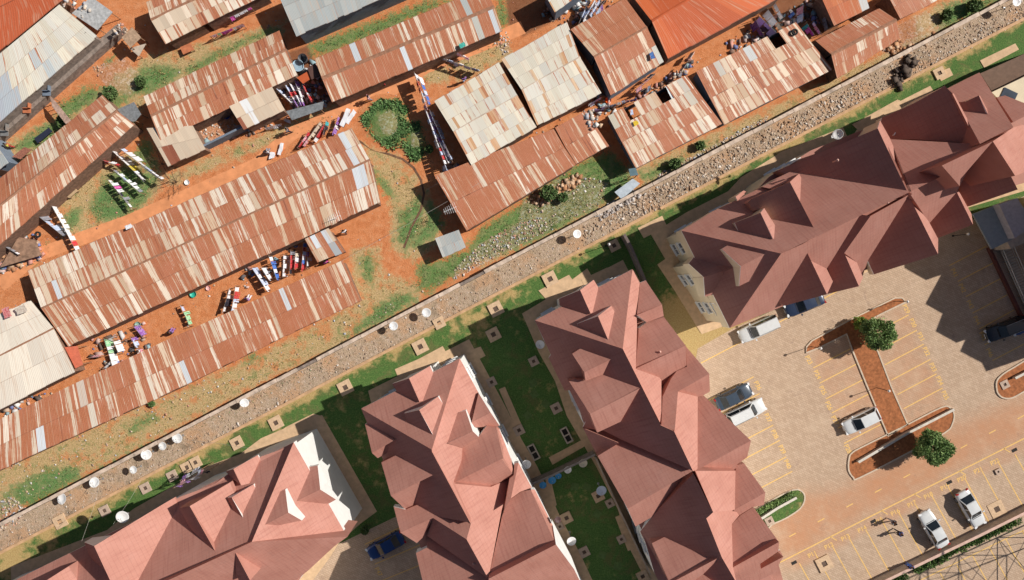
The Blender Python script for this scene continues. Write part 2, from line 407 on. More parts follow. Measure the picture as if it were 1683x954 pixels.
LITTER = [
 [(745,462),(830,415),(905,378),(905,362),(860,362),(790,400),(748,440)], [(150,112),(205,95),(235,128),(215,158),(180,148)],
 [(-20,832),(20,815),(45,838),(30,862),(-20,880)], [(622,195),(640,180),(660,195),(655,225),(630,222)], [(676,220),(690,218),(694,248),(684,258),(676,240)],
 [(860,330),(905,300),(950,288),(1000,300),(985,340),(905,372),(850,370)], [(1170,240),(1262,190),(1262,204),(1080,300),(1080,288)],
 [(1450,85),(1470,45),(1520,18),(1555,40),(1540,62),(1475,98)], [(225,150),(205,115),(185,120)], [(0,410),(60,395),(70,430),(20,445),(0,440)],
 [(812,40),(838,60),(835,100),(812,70)], [(325,200),(375,182),(395,218),(335,238)],
]
DARK_SOIL = [[(445,95),(505,75),(545,165),(500,175),(450,130)], [(0,400),(60,390),(40,420),(0,430)], [(830,-20),(930,-20),(920,30),(860,60),(835,40)], [(1140,-10),(1370,-40),(1380,60),(1300,60),(1250,10)]]  # areas where the soil colour is mixed darker
def ground_grid():
    nx, ny = 760, 440; hx, hy = 61.0, 36.0
    xs = np.linspace(-hx, hx, nx); ys = np.linspace(-hy, hy, ny); X, Y = np.meshgrid(xs, ys)
    px = X / S + CX; py = CY - Y / S
    g = mask(px, py, GREEN, 14); d = mask(px, py, DRY, 24); l = mask(px, py, LITTER, 7); dm = mask(px, py, DARK_SOIL, 10)
    # low humps of turned soil and grass
    Z = .10 * np.sin(X * .9 + .6 * np.sin(Y * .7)) * np.sin(Y * .8 + 1) * 0 + .35 * np.clip(g, 0, 1) * 0
    for cx, cy, r, h in ((632, 205, 38, .55), (684, 232, 24, .45), (200, 130, 40, .2), (1505, 50, 40, .5)):
        q = np.hypot(px - cx, (py - cy)) / r; Z += h * np.exp(-q ** 2 * 2)
    far = (py > 862 - .5215 * px - 6); Z[far] = 0
    v = np.stack([X, Y, Z], -1).reshape(-1, 3)
    i = np.arange(ny - 1)[:, None] * nx + np.arange(nx - 1)[None, :]
    f = np.stack([i, i + 1, i + nx + 1, i + nx], -1).reshape(-1, 4)
    me = bpy.data.meshes.new('ground'); me.vertices.add(len(v)); me.vertices.foreach_set('co', v.ravel())
    me.loops.add(f.size); me.loops.foreach_set('vertex_index', f.ravel())
    me.polygons.add(len(f)); me.polygons.foreach_set('loop_start', np.arange(0, f.size, 4)); me.polygons.foreach_set('use_smooth', np.ones(len(f), bool))
    me.materials.append(M_GROUND)
    for n, a in (('green', g), ('dry', d), ('litter', l), ('dark_soil', dm)):
        at = me.attributes.new(n, 'FLOAT', 'POINT'); at.data.foreach_set('value', a.ravel())
    me.update(calc_edges=True); o = link(bpy.data.objects.new('ground', me)); tag(o, kind='structure')
ground_grid()
tag(mesh_obj('terrain', [(-400, -400, -.08), (400, -400, -.08), (400, 400, -.08), (-400, 400, -.08)], [(0, 1, 2, 3)], M_GROUND), kind='structure')

def clipped_grid(name, px, pitch, z, m, attrs=None):
    import bmesh
    P = [W(x, y).to_2d() for x, y in px]
    a = sum(P[i].x * P[(i + 1) % len(P)].y - P[(i + 1) % len(P)].x * P[i].y for i in range(len(P)))
    if a < 0: P = P[::-1]
    x0, x1 = min(p.x for p in P), max(p.x for p in P); y0, y1 = min(p.y for p in P), max(p.y for p in P)
    nx = int((x1 - x0) / pitch) + 2; ny = int((y1 - y0) / pitch) + 2
    bm = bmesh.new(); vs = [[bm.verts.new((x0 + i * pitch, y0 + j * pitch, z)) for i in range(nx)] for j in range(ny)]
    for j in range(ny - 1):
        for i in range(nx - 1): bm.faces.new((vs[j][i], vs[j][i + 1], vs[j + 1][i + 1], vs[j + 1][i]))
    for i in range(len(P)):
        p, q = P[i], P[(i + 1) % len(P)]; d = q - p; nn = Vector((d.y, -d.x, 0)).normalized()
        bmesh.ops.bisect_plane(bm, geom=bm.verts[:] + bm.edges[:] + bm.faces[:], plane_co=(p.x, p.y, z), plane_no=nn, clear_outer=True)
    me = bpy.data.meshes.new(name); bm.to_mesh(me); bm.free(); me.materials.append(m)
    co = np.zeros(len(me.vertices) * 3); me.vertices.foreach_get('co', co); co = co.reshape(-1, 3)
    X = co[:, 0] / S + CX; Y = CY - co[:, 1] / S
    for n, fn in (attrs or {}).items():
        at = me.attributes.new(n, 'FLOAT', 'POINT'); at.data.foreach_set('value', fn(X, Y).astype(float))
    return tag(link(bpy.data.objects.new(name, me)), kind='structure')

def dline(X, Y): return (Y - (909 - .5215 * X)) * .887      # pixels below the lane's lower edge
def lawn_dry(X, Y):
    d = dline(X, Y)
    m = np.clip(1 - d / 26, 0, 1) * .75
    for cx, cy, r, k in ((20, 925, 45, .8), (90, 888, 30, .5), (1140, 545, 60, 1.7), (1185, 520, 50, 1.6), (500, 645, 30, .5), (770, 522, 45, .6), (555, 640, 30, .5), (900, 745, 18, .5), (950, 820, 22, .5), (905, 640, 26, .4)):
        m = np.maximum(m, k * np.exp(-((X - cx) ** 2 + (Y - cy) ** 2) / r ** 2))
    return m - .12
clipped_grid('lawn', [(-80, 951), (1800, -30), (1800, 1100), (-80, 1100)], .7, .012, M_LAWN, {'dry': lawn_dry})
clipped_grid('lane', [(-80, 903.7), (1800, -77), (1800, -30), (-80, 951)], 1.5, .02, M_LANE)
def psoil(X, Y):
    m = np.zeros(X.shape)
    for p, sft, k in ((([(1250, 845), (1300, 800), (1380, 790), (1570, 690), (1683, 640), (1720, 640), (1720, 715), (1285, 935)]), 30, .62),
                      (([(1320, 575), (1490, 485), (1555, 640), (1560, 720), (1400, 790), (1385, 730), (1330, 600)]), 16, .42),
                      (([(1285, 905), (1683, 705), (1720, 700), (1720, 735), (1300, 945)]), 10, .42)):
        s = poly_sd(X, Y, p); m = np.maximum(m, k * np.clip(.5 + s / (2 * sft), 0, 1))
    return m
clipped_grid('parking_lot', [(1148, 566), (1203, 541), (1330, 468), (1760, 230), (1760, 1060), (1200, 1060), (1120, 720)], .7, .022, M_PAVER, {'soil': psoil})
clipped_grid('parking_court', [(400, 1060), (440, 950), (572, 887), (655, 847), (720, 880), (780, 1060)], .9, .022, M_PAVER, {'soil': lambda X, Y: X * 0})

# lane edge kerb, boundary wall with coping
k = path_strip('kerb', [(-80, 951), (1073 - 1, 909 - .5215 * 1072)], .32, .14, simple('orange_kerb', (.55, .34, .19), .9, .2, 2), h=.14); tag(k, kind='structure')
k = path_strip('kerb', [(1085, 909 - .5215 * 1085), (1800, -30)], .32, .14, simple('orange_kerb', (.55, .34, .19)), h=.14); tag(k, kind='structure')
bw = empty('boundary_wall', W(840, 424), 'long pale topped block wall between the tin shacks and the stone lane', 'wall')
def lanewall():
    o = bw.location
    a = path_strip('wall_face', [(-80, 905.5), (1800, -75)], .30, 1.45, M_BLOCK, None, h=1.45)
    a.data.transform(Matrix.Translation(-o)); a.parent = bw
    m = MB(); x = -80.0
    while x < 1800:
        L = random.uniform(28, 46); y = 905.5 - (x + 80) * .5216; y2 = 905.5 - (x + L + 80) * .5216
        p, q = W(x, y), W(x + L - .8, y2); c = (p + q) / 2 - o
        wv = random.uniform(.34, .44)
        if random.random() < .07: x += L; continue
        m.box((c.x, c.y, 1.50 + random.uniform(-.01, .02)), ((q - p).length, wv, .10), math.atan2((q - p).y, (q - p).x) + random.uniform(-.003, .003))
        x += L
    m.build('coping', M_WALLTOP, bw)
lanewall()

# ------------------------------------------------------------ rubble, litter, tufts
def tint_mesh(name, v, f, cols, m, label, cat):
    me = bpy.data.meshes.new(name); me.vertices.add(len(v)); me.vertices.foreach_set('co', v.ravel())
    nv = f.shape[1]
    me.loops.add(f.size); me.loops.foreach_set('vertex_index', f.ravel().astype(np.int32))
    me.polygons.add(len(f)); me.polygons.foreach_set('loop_start', np.arange(0, f.size, nv))
    at = me.color_attributes.new('tint', 'FLOAT_COLOR', 'CORNER')
    c = np.concatenate([np.repeat(cols, nv, axis=0), np.ones((len(cols) * nv, 1))], 1); at.data.foreach_set('color', c.ravel())
    me.materials.append(m); me.update(calc_edges=True)
    o = link(bpy.data.objects.new(name, me))
    if label: tag(o, label, cat, kind='stuff')
    return o
CUBE = np.array([(x, y, z) for x in (-1, 1) for y in (-1, 1) for z in (-1, 1)], float) * .5
CF = np.array([(0, 1, 3, 2), (4, 6, 7, 5), (0, 4, 5, 1), (2, 3, 7, 6), (0, 2, 6, 4), (1, 5, 7, 3)])
def stones(name, pts, size, pal, label, cat, flat=.6, z0=0.0, elong=1.5):
    n = len(pts); s = size[0] + (size[1] - size[0]) * rng.random(n) ** 2
    v = np.repeat(CUBE[None], n, 0) + rng.normal(0, .12, (n, 8, 3))
    v[:, :, 0] *= (s * (1 + rng.random(n) * (elong - 1)))[:, None]; v[:, :, 1] *= s[:, None]; v[:, :, 2] *= (s * flat)[:, None]
    a = rng.random(n) * 6.283; ca, sa = np.cos(a)[:, None], np.sin(a)[:, None]
    x = v[:, :, 0] * ca - v[:, :, 1] * sa; y = v[:, :, 0] * sa + v[:, :, 1] * ca
    v = np.stack([x + pts[:, 0:1], y + pts[:, 1:2], v[:, :, 2] + (s * flat * .4)[:, None] + z0], -1)
    f = (CF[None] + np.arange(n)[:, None, None] * 8).reshape(-1, 4)
    c = np.array(pal)[rng.integers(0, len(pal), n)] * (.8 + .4 * rng.random((n, 1)))
    return tint_mesh(name, v.reshape(-1, 3), f, np.repeat(c, 6, 0), M_STONE, label, cat)
def scatter(poly, n, soft=0):
    P = np.array(poly, float); lo, hi = P.min(0), P.max(0); out = []
    while sum(len(o) for o in out) < n:
        q = lo + (hi - lo) * rng.random((n * 3, 2)); q = q[poly_sd(q[:, 0], q[:, 1], poly) > 0]; out.append(q)
    q = np.concatenate(out)[:n]; return np.stack([(q[:, 0] - CX) * S, (CY - q[:, 1]) * S], 1)
PB = [(.34, .23, .16), (.44, .31, .22), (.52, .38, .28), (.26, .18, .13)]
PP = [(.62, .52, .43), (.52, .40, .30), (.42, .30, .22), (.70, .64, .58), (.35, .22, .14)]
def lane_pts(x0, x1, a, b, n):
    x = x0 + (x1 - x0) * rng.random(n); t = a + (b - a) * rng.random(n); y = 868 - .5215 * x + t * 41
    return np.stack([(x - CX) * S, (CY - y) * S], 1)
stones('rubble', np.concatenate([lane_pts(-40, 1720, .05, .98, 2200), lane_pts(1000, 1720, .05, .98, 2600), lane_pts(-40, 1720, .85, 1.0, 500)]), (.03, .15), PB + PP + PP[:3], 'brown broken stones covering the lane between the two walls', 'rubble', z0=.02, flat=.35)
stones('pale_rubble', np.concatenate([lane_pts(1040, 1420, .1,   .95, 650), lane_pts(960, 1130, .1, .7, 260), lane_pts(1420, 1683, .82, 1.05, 160), lane_pts(330, 480, .8, 1.0, 60)]), (.05, .2), PP, 'pale demolition blocks strewn along the upper end of the lane', 'rubble', z0=.02, elong=2.6, flat=.4)
stones('building_stone', np.concatenate([scatter([(975, 350), (1045, 310), (1055, 322), (985, 365)], 190)]), (.12, .3), [(.62, .57, .55), (.50, .45, .43), (.36, .32, .31)], 'grey cut building stones heaped at the foot of the pale topped wall', 'stones', z0=.02)
stones('dark_brick', np.concatenate([scatter([(1462, 128), (1492, 92), (1508, 100), (1478, 148)], 34)]), (.3, .55), [(.07, .055, .05), (.11, .085, .07)], 'dark concrete blocks stacked in rows on the brown rubble', 'stones', z0=.02, flat=1.2)
LP = [(.72, .70, .66), (.66, .52, .40), (.74, .66, .58), (.45, .32, .25), (.50, .52, .58), (.60, .30, .22), (.60, .42, .28)]
pts = np.concatenate([scatter(p, n) for p, n in zip(LITTER, (420, 330, 330, 130, 60, 160, 380, 420, 60, 120, 90, 120))] +
                     [scatter([(-20, 780), (600, 495), (690, 490), (-20, 860)], 260), scatter([(0, 0), (1260, 0), (1100, 300), (650, 500), (0, 780)], 520)])
stones('litter', pts, (.05, .2), LP, 'scraps of pale rubbish and broken stone strewn over the red soil', 'litter', flat=.35)
stones('clay_clods', np.concatenate([scatter([(870, 325), (950, 285), (960, 300), (880, 345)], 160), scatter([(1455, 85), (1500, 40), (1540, 60), (1475, 98)], 200), scatter([(625, 190), (650, 185), (655, 222), (630, 218)], 60), scatter([(0,415),(30,410),(40,440),(0,450)], 40)]), (.12, .42), [(.55, .30, .16), (.62, .42, .28), (.42, .20, .10)], 'orange clay lumps and broken bricks heaped beside the tin shacks', 'clods')

def tufts(name, polys, n, h, label, pal):
    areas = [max(1, abs(sum(p[i][0] * p[(i + 1) % len(p)][1] - p[(i + 1) % len(p)][0] * p[i][1] for i in range(len(p)))) / 2) for p in polys]
    tot = sum(areas); P = np.concatenate([scatter(p, max(3, int(n * a / tot))) for p, a in zip(polys, areas)]); n = len(P)
    # clump them
    ed = np.zeros(n); ppx = P[:, 0] / S + CX; ppy = CY - P[:, 1] / S
    for q in polys: ed = np.maximum(ed, poly_sd(ppx, ppy, q))
    keep = (ed > rng.random(n) * 14 - 1) & (np.sin(P[:, 0] * 1.7 + 2 * np.sin(P[:, 1] * 1.3)) + np.sin(P[:, 1] * 2.1 + 1.5 * np.sin(P[:, 0] * .9)) + rng.normal(0, .8, n) > -.5)
    P = P[keep]; n = len(P); k = 3
    C = np.repeat(P, k, 0); m = len(C); a = rng.random(m) * 6.283; L = h * (.5 + rng.random(m)); w = L * (.28 + .2 * rng.random(m)); out = L * (.3 + .7 * rng.random(m))
    base = np.stack([C[:, 0], C[:, 1], np.full(m, .0)], 1); sd = np.stack([-np.sin(a), np.cos(a), a * 0], 1) * w[:, None] / 2
    tip = base + np.stack([np.cos(a) * out, np.sin(a) * out, L * .7], 1); mid = (base + tip) / 2 + np.array([0, 0, 1]) * (L * .22)[:, None]
    v = np.stack([base, mid + sd, tip, mid - sd], 1).reshape(-1, 3); f = (np.arange(m)[:, None] * 4 + np.arange(4))
    c = np.array(pal)[rng.integers(0, len(pal), m)] * (.7 + .6 * rng.random((m, 1)))
    return tint_mesh(name, v, f, c, M_LEAF, label, 'grass')
GP = [(.10, .19, .06), (.15, .24, .08), (.08, .15, .05), (.30, .33, .14), (.22, .28, .10)]
tufts('grass', GREEN, 9000, .12, 'rough green grass and weeds growing between the shacks and paths', GP)
tufts('dry_grass', DRY, 4500, .14, 'thin dry yellowish grass on the bare red ground', [(.40, .32, .12), (.22, .26, .09), (.55, .40, .18)])
tufts('tall_grass', GREEN[3:5] , 8000, .34, 'thick dark green grass on the two humps beside the drain', [(.07, .19, .05), (.11, .26, .08), (.17, .30, .10)])

dr = path_strip('drain', [(590, 232), (612, 246), (640, 254), (662, 262), (680, 276), (692, 296), (697, 318), (692, 345), (676, 375), (664, 408)], .24, .03, simple('dark_wet_soil', (.16, .085, .05), .9, .4, 3)); tag(dr, kind='structure')
fp_ = path_strip('path', [(0, 470), (60, 420), (140, 390), (210, 365), (300, 325), (420, 272), (480, 220), (560, 185), (640, 150), (700, 110), (790, 75), (860, 45)], 1.5, .016, simple('trodden_soil', (.70, .29, .13), .95, .16, 1.1)); tag(fp_, kind='structure')
# ------------------------------------------------------------ parking: kerbed islands, lines, numbers
def curve_pts(pts, n=4):
    "Catmull-Rom through a closed ring"
    out = []
    for i in range(len(pts)):
        p0, p1, p2, p3 = [Vector(pts[(i + k) % len(pts)]) for k in (-1, 0, 1, 2)]
        for j in range(n):
            t = j / n; out.append(tuple(.5 * ((2 * p1) + (p2 - p0) * t + (2 * p0 - 5 * p1 + 4 * p2 - p3) * t * t + (3 * p1 - p0 - 3 * p2 + p3) * t ** 3)))
    return out
ISL = {
 'T': [(1324, 580), (1325, 570), (1334, 560), (1400, 524), (1470, 490), (1482, 490), (1487, 497), (1450, 515), (1415, 533), (1430, 560), (1442, 578), (1464, 636), (1491, 698), (1459, 717), (1424, 634), (1400, 575), (1391, 549), (1345, 572)],
 'B': [(1395, 752), (1400, 744), (1415, 735), (1490, 698), (1545, 670), (1560, 670), (1567, 681), (1564, 697), (1552, 711), (1490, 745), (1412, 785), (1402, 785), (1394, 772)],
 'S': [(1232, 848), (1268, 822), (1303, 805), (1318, 808), (1322, 820), (1314, 836), (1290, 852), (1268, 862), (1252, 876)],
 'R': [(1637, 640), (1637, 627), (1645, 617), (1665, 604), (1730, 570), (1730, 618), (1683, 643), (1662, 654), (1648, 654), (1640, 648)],
}
for key, nm in (('T', 'T'), ('B', 'B'), ('S', 'S'), ('R', 'R')):
    P = ISL[key] if key == 'T' else curve_pts(ISL[key], 3)
    bed = sheet('planting_bed', P, .10, M_LAWN if key == 'S' else M_SOILBED, None, .12); tag(bed, kind='structure')
    kb = path_strip('kerb', P, .15, .15, M_KERB, bed, h=.13, closed=True)
tufts('bed_grass', [[(1393, 548), (1408, 545), (1485, 695), (1462, 712)], [(1400, 760), (1420, 745), (1552, 672), (1562, 690), (1410, 782)]], 800, .13, 'sparse low weeds on the red soil parking islands', [(.10, .15, .04), (.2, .2, .08)])
pk = bpy.data.objects['parking_lot']
def line(px, w=.11, par=pk): path_strip('parking_line', px, w, .028, M_YEL, par)
def seg(x, y, dx, dy): line([(x, y), (x + dx, y + dy)])
for x, y in ((1336.7, 605), (1347, 630), (1357, 656), (1367, 679), (1377, 704), (1387, 729)): seg(x, y, 66, -34)
for x, y in ((1493, 518), (1506.7, 543), (1518, 566), (1529, 591), (1539, 614.7), (1549, 638)): seg(x, y, -64, 34)
for x, y in ((1238.6, 619.5), (1248.7, 647), (1259.5, 673), (1270.7, 699), (1281.5, 724), (1292, 751), (1302, 775)): seg(x, y, -80, 42)
for a in ((1560, 437, 1621, 405), (1574, 463, 1635, 431), (1587, 488, 1645, 458), (1598, 515, 1655, 485), (1609.5, 541, 1666, 510), (1618, 567, 1680, 534), (1631, 593, 1690, 562)): line([a[:2], a[2:]])
line([(1152, 597), (1305, 517), (1400, 466)]); line([(1282, 924.5), (1730, 697)], .13)
for i in range(15): seg(1313.7 + 27.25 * i, 926 - 13.8 * i, 43, 77)
for i in range(-1, 9): line([(1297 + 46.9 * i, 882 - 24.2 * i + .3), (1308 + 46.9 * i, 876.3 - 24.2 * i)], .11)
for x in (1365, 1449, 1503, 1577, 1650): line([(x, 924.5 - (x - 1282) * .508), (x + 10, 924.5 - (x - 1282) * .508 + 6)], .1)
line([(1500, 960), (1640, 892), (1760, 835)], .11)
for i in range(9): seg(1545 + 27 * i, 962 - 13.8 * i - 20, 40, 72)
line([(616, 927.5), (690, 896)], .1, bpy.data.objects['parking_court']); line([(624, 956), (700, 925)], .1, bpy.data.objects['parking_court']); line([(600, 895), (660, 866)], .1, bpy.data.objects['parking_court'])
def text_mesh(s, size, m, loc, rz, parent):
    c = bpy.data.curves.new('bay_number', 'FONT'); c.body = s; c.size = size; c.align_x = 'CENTER'; c.align_y = 'CENTER'; c.offset = .012
    t = bpy.data.objects.new('tmp', c); COL.objects.link(t)
    me = bpy.data.meshes.new_from_object(t.evaluated_get(bpy.context.evaluated_depsgraph_get())); bpy.data.objects.remove(t)
    me.name = 'bay_number'; me.materials.clear(); me.materials.append(m)
    o = bpy.data.objects.new('bay_number', me); o.location = loc; o.rotation_euler = (0, 0, rz); return link(o, parent)
num = 10
def bay(px, py, rz, par=pk):
    global num
    num += 1; text_mesh('P%d' % num, .7, M_YEL, W(px, py, 0) + Vector((0, 0, .029)), R(rz), par)
for i in range(12): bay(1335 + 27.25 * i, 906.5 - 13.8 * i + 5, 27)
for x, y in ((1329, 592), (1343, 616), (1352, 642), (1362, 667), (1372, 691), (1393, 738)): bay(x, y, -63)
for x, y in ((1489, 508), (1500, 531), (1513, 554), (1522, 578), (1533, 604), (1544, 626), (1553, 650)): bay(x, y, -63)
for x, y in ((1245, 634), (1262, 687), (1273, 714), (1285, 739), (1294, 763)): bay(x, y, -63)
for x, y in ((1568, 449), (1581, 474), (1594, 501), (1605, 527), (1615, 553), (1626, 580)): bay(x, y, -63)
bay(622, 940, -63, bpy.data.objects['parking_court'])
# drain grates on the parking lot
for x, y in ((1305, 925), (1435, 857), (1560, 793), (1667, 740)):
    b = MB(); p = W(x, y); b.box((0, 0, 0), (.62, .34, .03), R(27)); b.build('drain_grate', M_DARKV, pk, origin=p + Vector((0, 0, .03)))
# ============================================================ APARTMENT BLOCKS
import re
ZT = dict(A=(860, 430, 5.614), B=(1000, 560, 4.769), C=(880, 560, 5.96), D=(920, 680, 5.3), E=(1040, 760, 4.919), F=(580, 560, 4.769), G=(620, 740, 4.459),
          I=(1050, 330, 4.15), J=(1150, 270, 4.148), K=(1240, 170, 4.542), L=(1440, 110, 4.77), M=(1380, 260, 4.337), w=(1260, 318, 3.0),
          P=(0, 800, 6.01), Q=(240, 680, 3.482), R=(400, 680, 3.481), s=(0, 634, 2.981), X=(0, 0, 1))
DIR = {'N': Vector((-UI[0], UI[1])), 'S': Vector((UI[0], -UI[1])), 'L': Vector((VI[0], -VI[1])), 'D': Vector((-VI[0], VI[1]))}
PITCH = math.tan(R(42)); EAVE = 8.7
def parse(spec):
    F = []
    for ln in spec.strip().splitlines():
        t = ln.split()
        if not t or t[0][0] == '#': continue
        vs = []
        for s in t[2:]:
            m = re.match(r'([A-Za-z])(-?[\d.]+),(-?[\d.]+)(e|x|z[\d.]+|@\w+)?$', s)
            z = ZT[m[1]]; vs.append((z[0] + float(m[2]) / z[2], z[1] + float(m[3]) / z[2], m[4] or ''))
        F.append([t[0], t[1], vs])
    return F
def solve(F, tan):
    q = lambda d, x, y: S * ((x - CX) * d.x + (CY - y) * d.y)
    clusters = []; rows = []; rhs = []; wts = []; nf = len(F); cl = {}
    for i, (nm, k, vs) in enumerate(F):
        for j, (x, y, fl) in enumerate(vs):
            if fl == '':
                for c, (cx, cy) in enumerate(clusters):
                    if math.hypot(cx - x, cy - y) < 4: break
                else: clusters.append((x, y)); c = len(clusters) - 1
                cl[(i, j)] = c
    n = nf + len(clusters); names = {f[0]: i for i, f in enumerate(F)}
    for i, (nm, k, vs) in enumerate(F):
        d = DIR[k]
        for j, (x, y, fl) in enumerate(vs):
            qq = q(d, x, y); den = 1 - tan * qq / H; A = 1 / den; B = -tan * qq / den; r = np.zeros(n); r[i] = A; w = 1; b = -B
            if fl == '': r[nf + cl[(i, j)]] = -1
            elif fl == 'e': b += EAVE; w = 1.6
            elif fl == 'x': continue
            elif fl[0] == 'z': b += float(fl[1:]); w = 3
            else:
                o = names[fl[1:]]; q2 = q(DIR[F[o][1]], x, y); den2 = 1 - tan * q2 / H; r[o] -= 1 / den2; b += -tan * q2 / den2; w = 2
            rows.append(r * w); rhs.append(b * w)
    for i in range(n):
        r = np.zeros(n); r[i] = .004; rows.append(r); rhs.append(.004 * 10)
    sol = np.linalg.lstsq(np.array(rows), np.array(rhs), rcond=None)[0]
    out = []
    for i, (nm, k, vs) in enumerate(F):
        d = DIR[k]; zs = []
        for x, y, fl in vs:
            qq = q(d, x, y); zs.append((sol[i] - tan * qq) / (1 - tan * qq / H))
        out.append(zs)
    return out
def block(label, spec, foot, low=(), walls=M_WHITE, dormers=(), origin=None, nowin=False, tile=None, drop=.6):
    F = parse(spec); Z = solve(F, PITCH)
    fp = [W(x, y, EAVE).to_2d() for x, y in foot]
    o = W(*origin); t = empty('apartment_building', o, label, 'apartment building', 'apartment blocks behind the boundary wall')
    ob = {}
    groups = {}
    def covered(i, x, y):
        return any(j != i and poly_sd(np.array([x]), np.array([y]), [(a, b_) for a, b_, _ in F[j][2]])[0] > 0 for j in range(len(F)))
    for fi, ((nm, k, vs), zs) in enumerate(zip(F, Z)):
        g = 'dormer' if nm[0] == 'd' else 'roof'
        gk = (g, re.sub(r'\d*$', '', nm) + re.search(r'\d*$', nm)[0]) if g == 'dormer' else (g, '')
        b = groups.setdefault(gk if g == 'roof' else ('dormer', nm.split('_')[0]), (MB(), []))
        print('  %-6s %s z %.1f..%.1f' % (nm, k, min(zs), max(zs)))
        pts = [W(x, y, z) for (x, y, _), z in zip(vs, zs)]
        d = DIR[k]; hz = Vector((-d.y, d.x))
        a = sum(pts[i].x * pts[(i + 1) % len(pts)].y - pts[(i + 1) % len(pts)].x * pts[i].y for i in range(len(pts)))
        if a < 0: pts = pts[::-1]; vs = vs[::-1]
        a2 = sum(vs[i][0] * vs[(i + 1) % len(vs)][1] - vs[(i + 1) % len(vs)][0] * vs[i][1] for i in range(len(vs)))
        inner = []
        for i in range(len(vs)):
            p_, q_ = Vector(vs[i][:2]), Vector(vs[(i + 1) % len(vs)][:2]); dd = (q_ - p_).normalized(); nn_ = Vector((dd.y, -dd.x)) * (4 if a2 > 0 else -4)
            inner.append(nm[0] != 'd' and sum(covered(fi, *(p_ + (q_ - p_) * t_ + nn_)) for t_ in (.25, .5, .75)) >= 2)
        zb = min(EAVE - drop - .12, min(p.z for p in pts) - .22)
        mb, uvs = b; n = len(pts)
        mb.add(pts, [tuple(range(n))], 0); uvs.append([(p.x * hz.x + p.y * hz.y, (p.x * d.x + p.y * d.y) * 1.28) for p in pts])
        for i in range(n):
            p, q = pts[i], pts[(i + 1) % n]
            b0, b1 = Vector((p.x, p.y, zb)), Vector((q.x, q.y, zb))
            f0, f1 = Vector((p.x, p.y, max(zb, p.z - .2))), Vector((q.x, q.y, max(zb, q.z - .2)))
            mb.add([f0, f1, q, p], [(0, 1, 2, 3)], 0 if inner[i] else 1); uvs.append([(0, 0)] * 4)          # barge board
            if f0.z > zb + .01 or f1.z > zb + .01: mb.add([b0, b1, f1, f0], [(0, 1, 2, 3)], 0 if inner[i] else 2); uvs.append([(0, 0)] * 4)
    for (g, nm), (mb, uvs) in groups.items():
        r = mb.build('dormer' if g == 'dormer' else 'roof', [tile or M_TILE, M_TRIM, walls], t)
        uvl = r.data.uv_layers.new(name='UVMap'); k = 0
        flat = [c for u in uvs for c in u]
        for li, c in enumerate(flat): uvl.data[li].uv = c
        r.data.transform(Matrix.Translation(-o)); r.location = (0, 0, 0)
    # walls
    P = offset_poly([(p.x, p.y) for p in fp], -.3)
    b = MB(); b.prism([(x - o.x, y - o.y) for x, y in P], -.05, EAVE - drop, 0, 1); b.build('wall', [walls, tile or M_TILE], t)
    ap = offset_poly([(p.x, p.y) for p in fp], .95)
    q = mesh_obj('paved_apron', [(x, y, .05) for x, y in ap], [range(len(ap))], M_APRON); tag(q, kind='structure')
    # windows
    if not nowin:
        n = len(P); cnt = 0; tmpl = None
        for i in range(n):
            a, c = Vector(P[i]), Vector(P[(i + 1) % n]); L = (c - a).length
            if L < 2.4: continue
            mid = (a + c) / 2; nn = Vector(((c - a).y, -(c - a).x)).normalized()
            if nn.dot(-mid) < 0: continue                       # only the walls the camera looks down on
            k = max(1, int(L / 3.2)); rz = math.atan2((c - a).y, (c - a).x)
            for j in range(k):
                p = a + (c - a) * ((j + .5) / k)
                for fl in range(3):
                    if cnt >= 45: break
                    cnt += 1
                    z = 1.5 + 2.75 * fl
                    if tmpl is None:
                        m = MB()
                        for x, zz, dx, dz in ((-.62, 0, .08, 1.2), (.62, 0, .08, 1.2), (0, .6, 1.32, .08), (0, -.6, 1.32, .08), (0, 0, .06, 1.2)): m.box((x, -.03, zz), (dx, .10, dz))
                        m.box((0, -.10, -.68), (1.5, .26, .08))
                        g = MB(); g.box((0, .0, 0), (1.2, .06, 1.16)); tmpl = (m, g)
                        wo = m.build('window', [M_TRIM], t); go = g.build('pane', [M_GLASS], wo)
                    else:
                        wo = link(tmplo[0].copy(), t); go = link(tmplo[1].copy(), wo)
                    tmplo = (wo, go); wo.location = (p.x - o.x, p.y - o.y, z); wo.rotation_euler = (0, 0, rz)
    return t
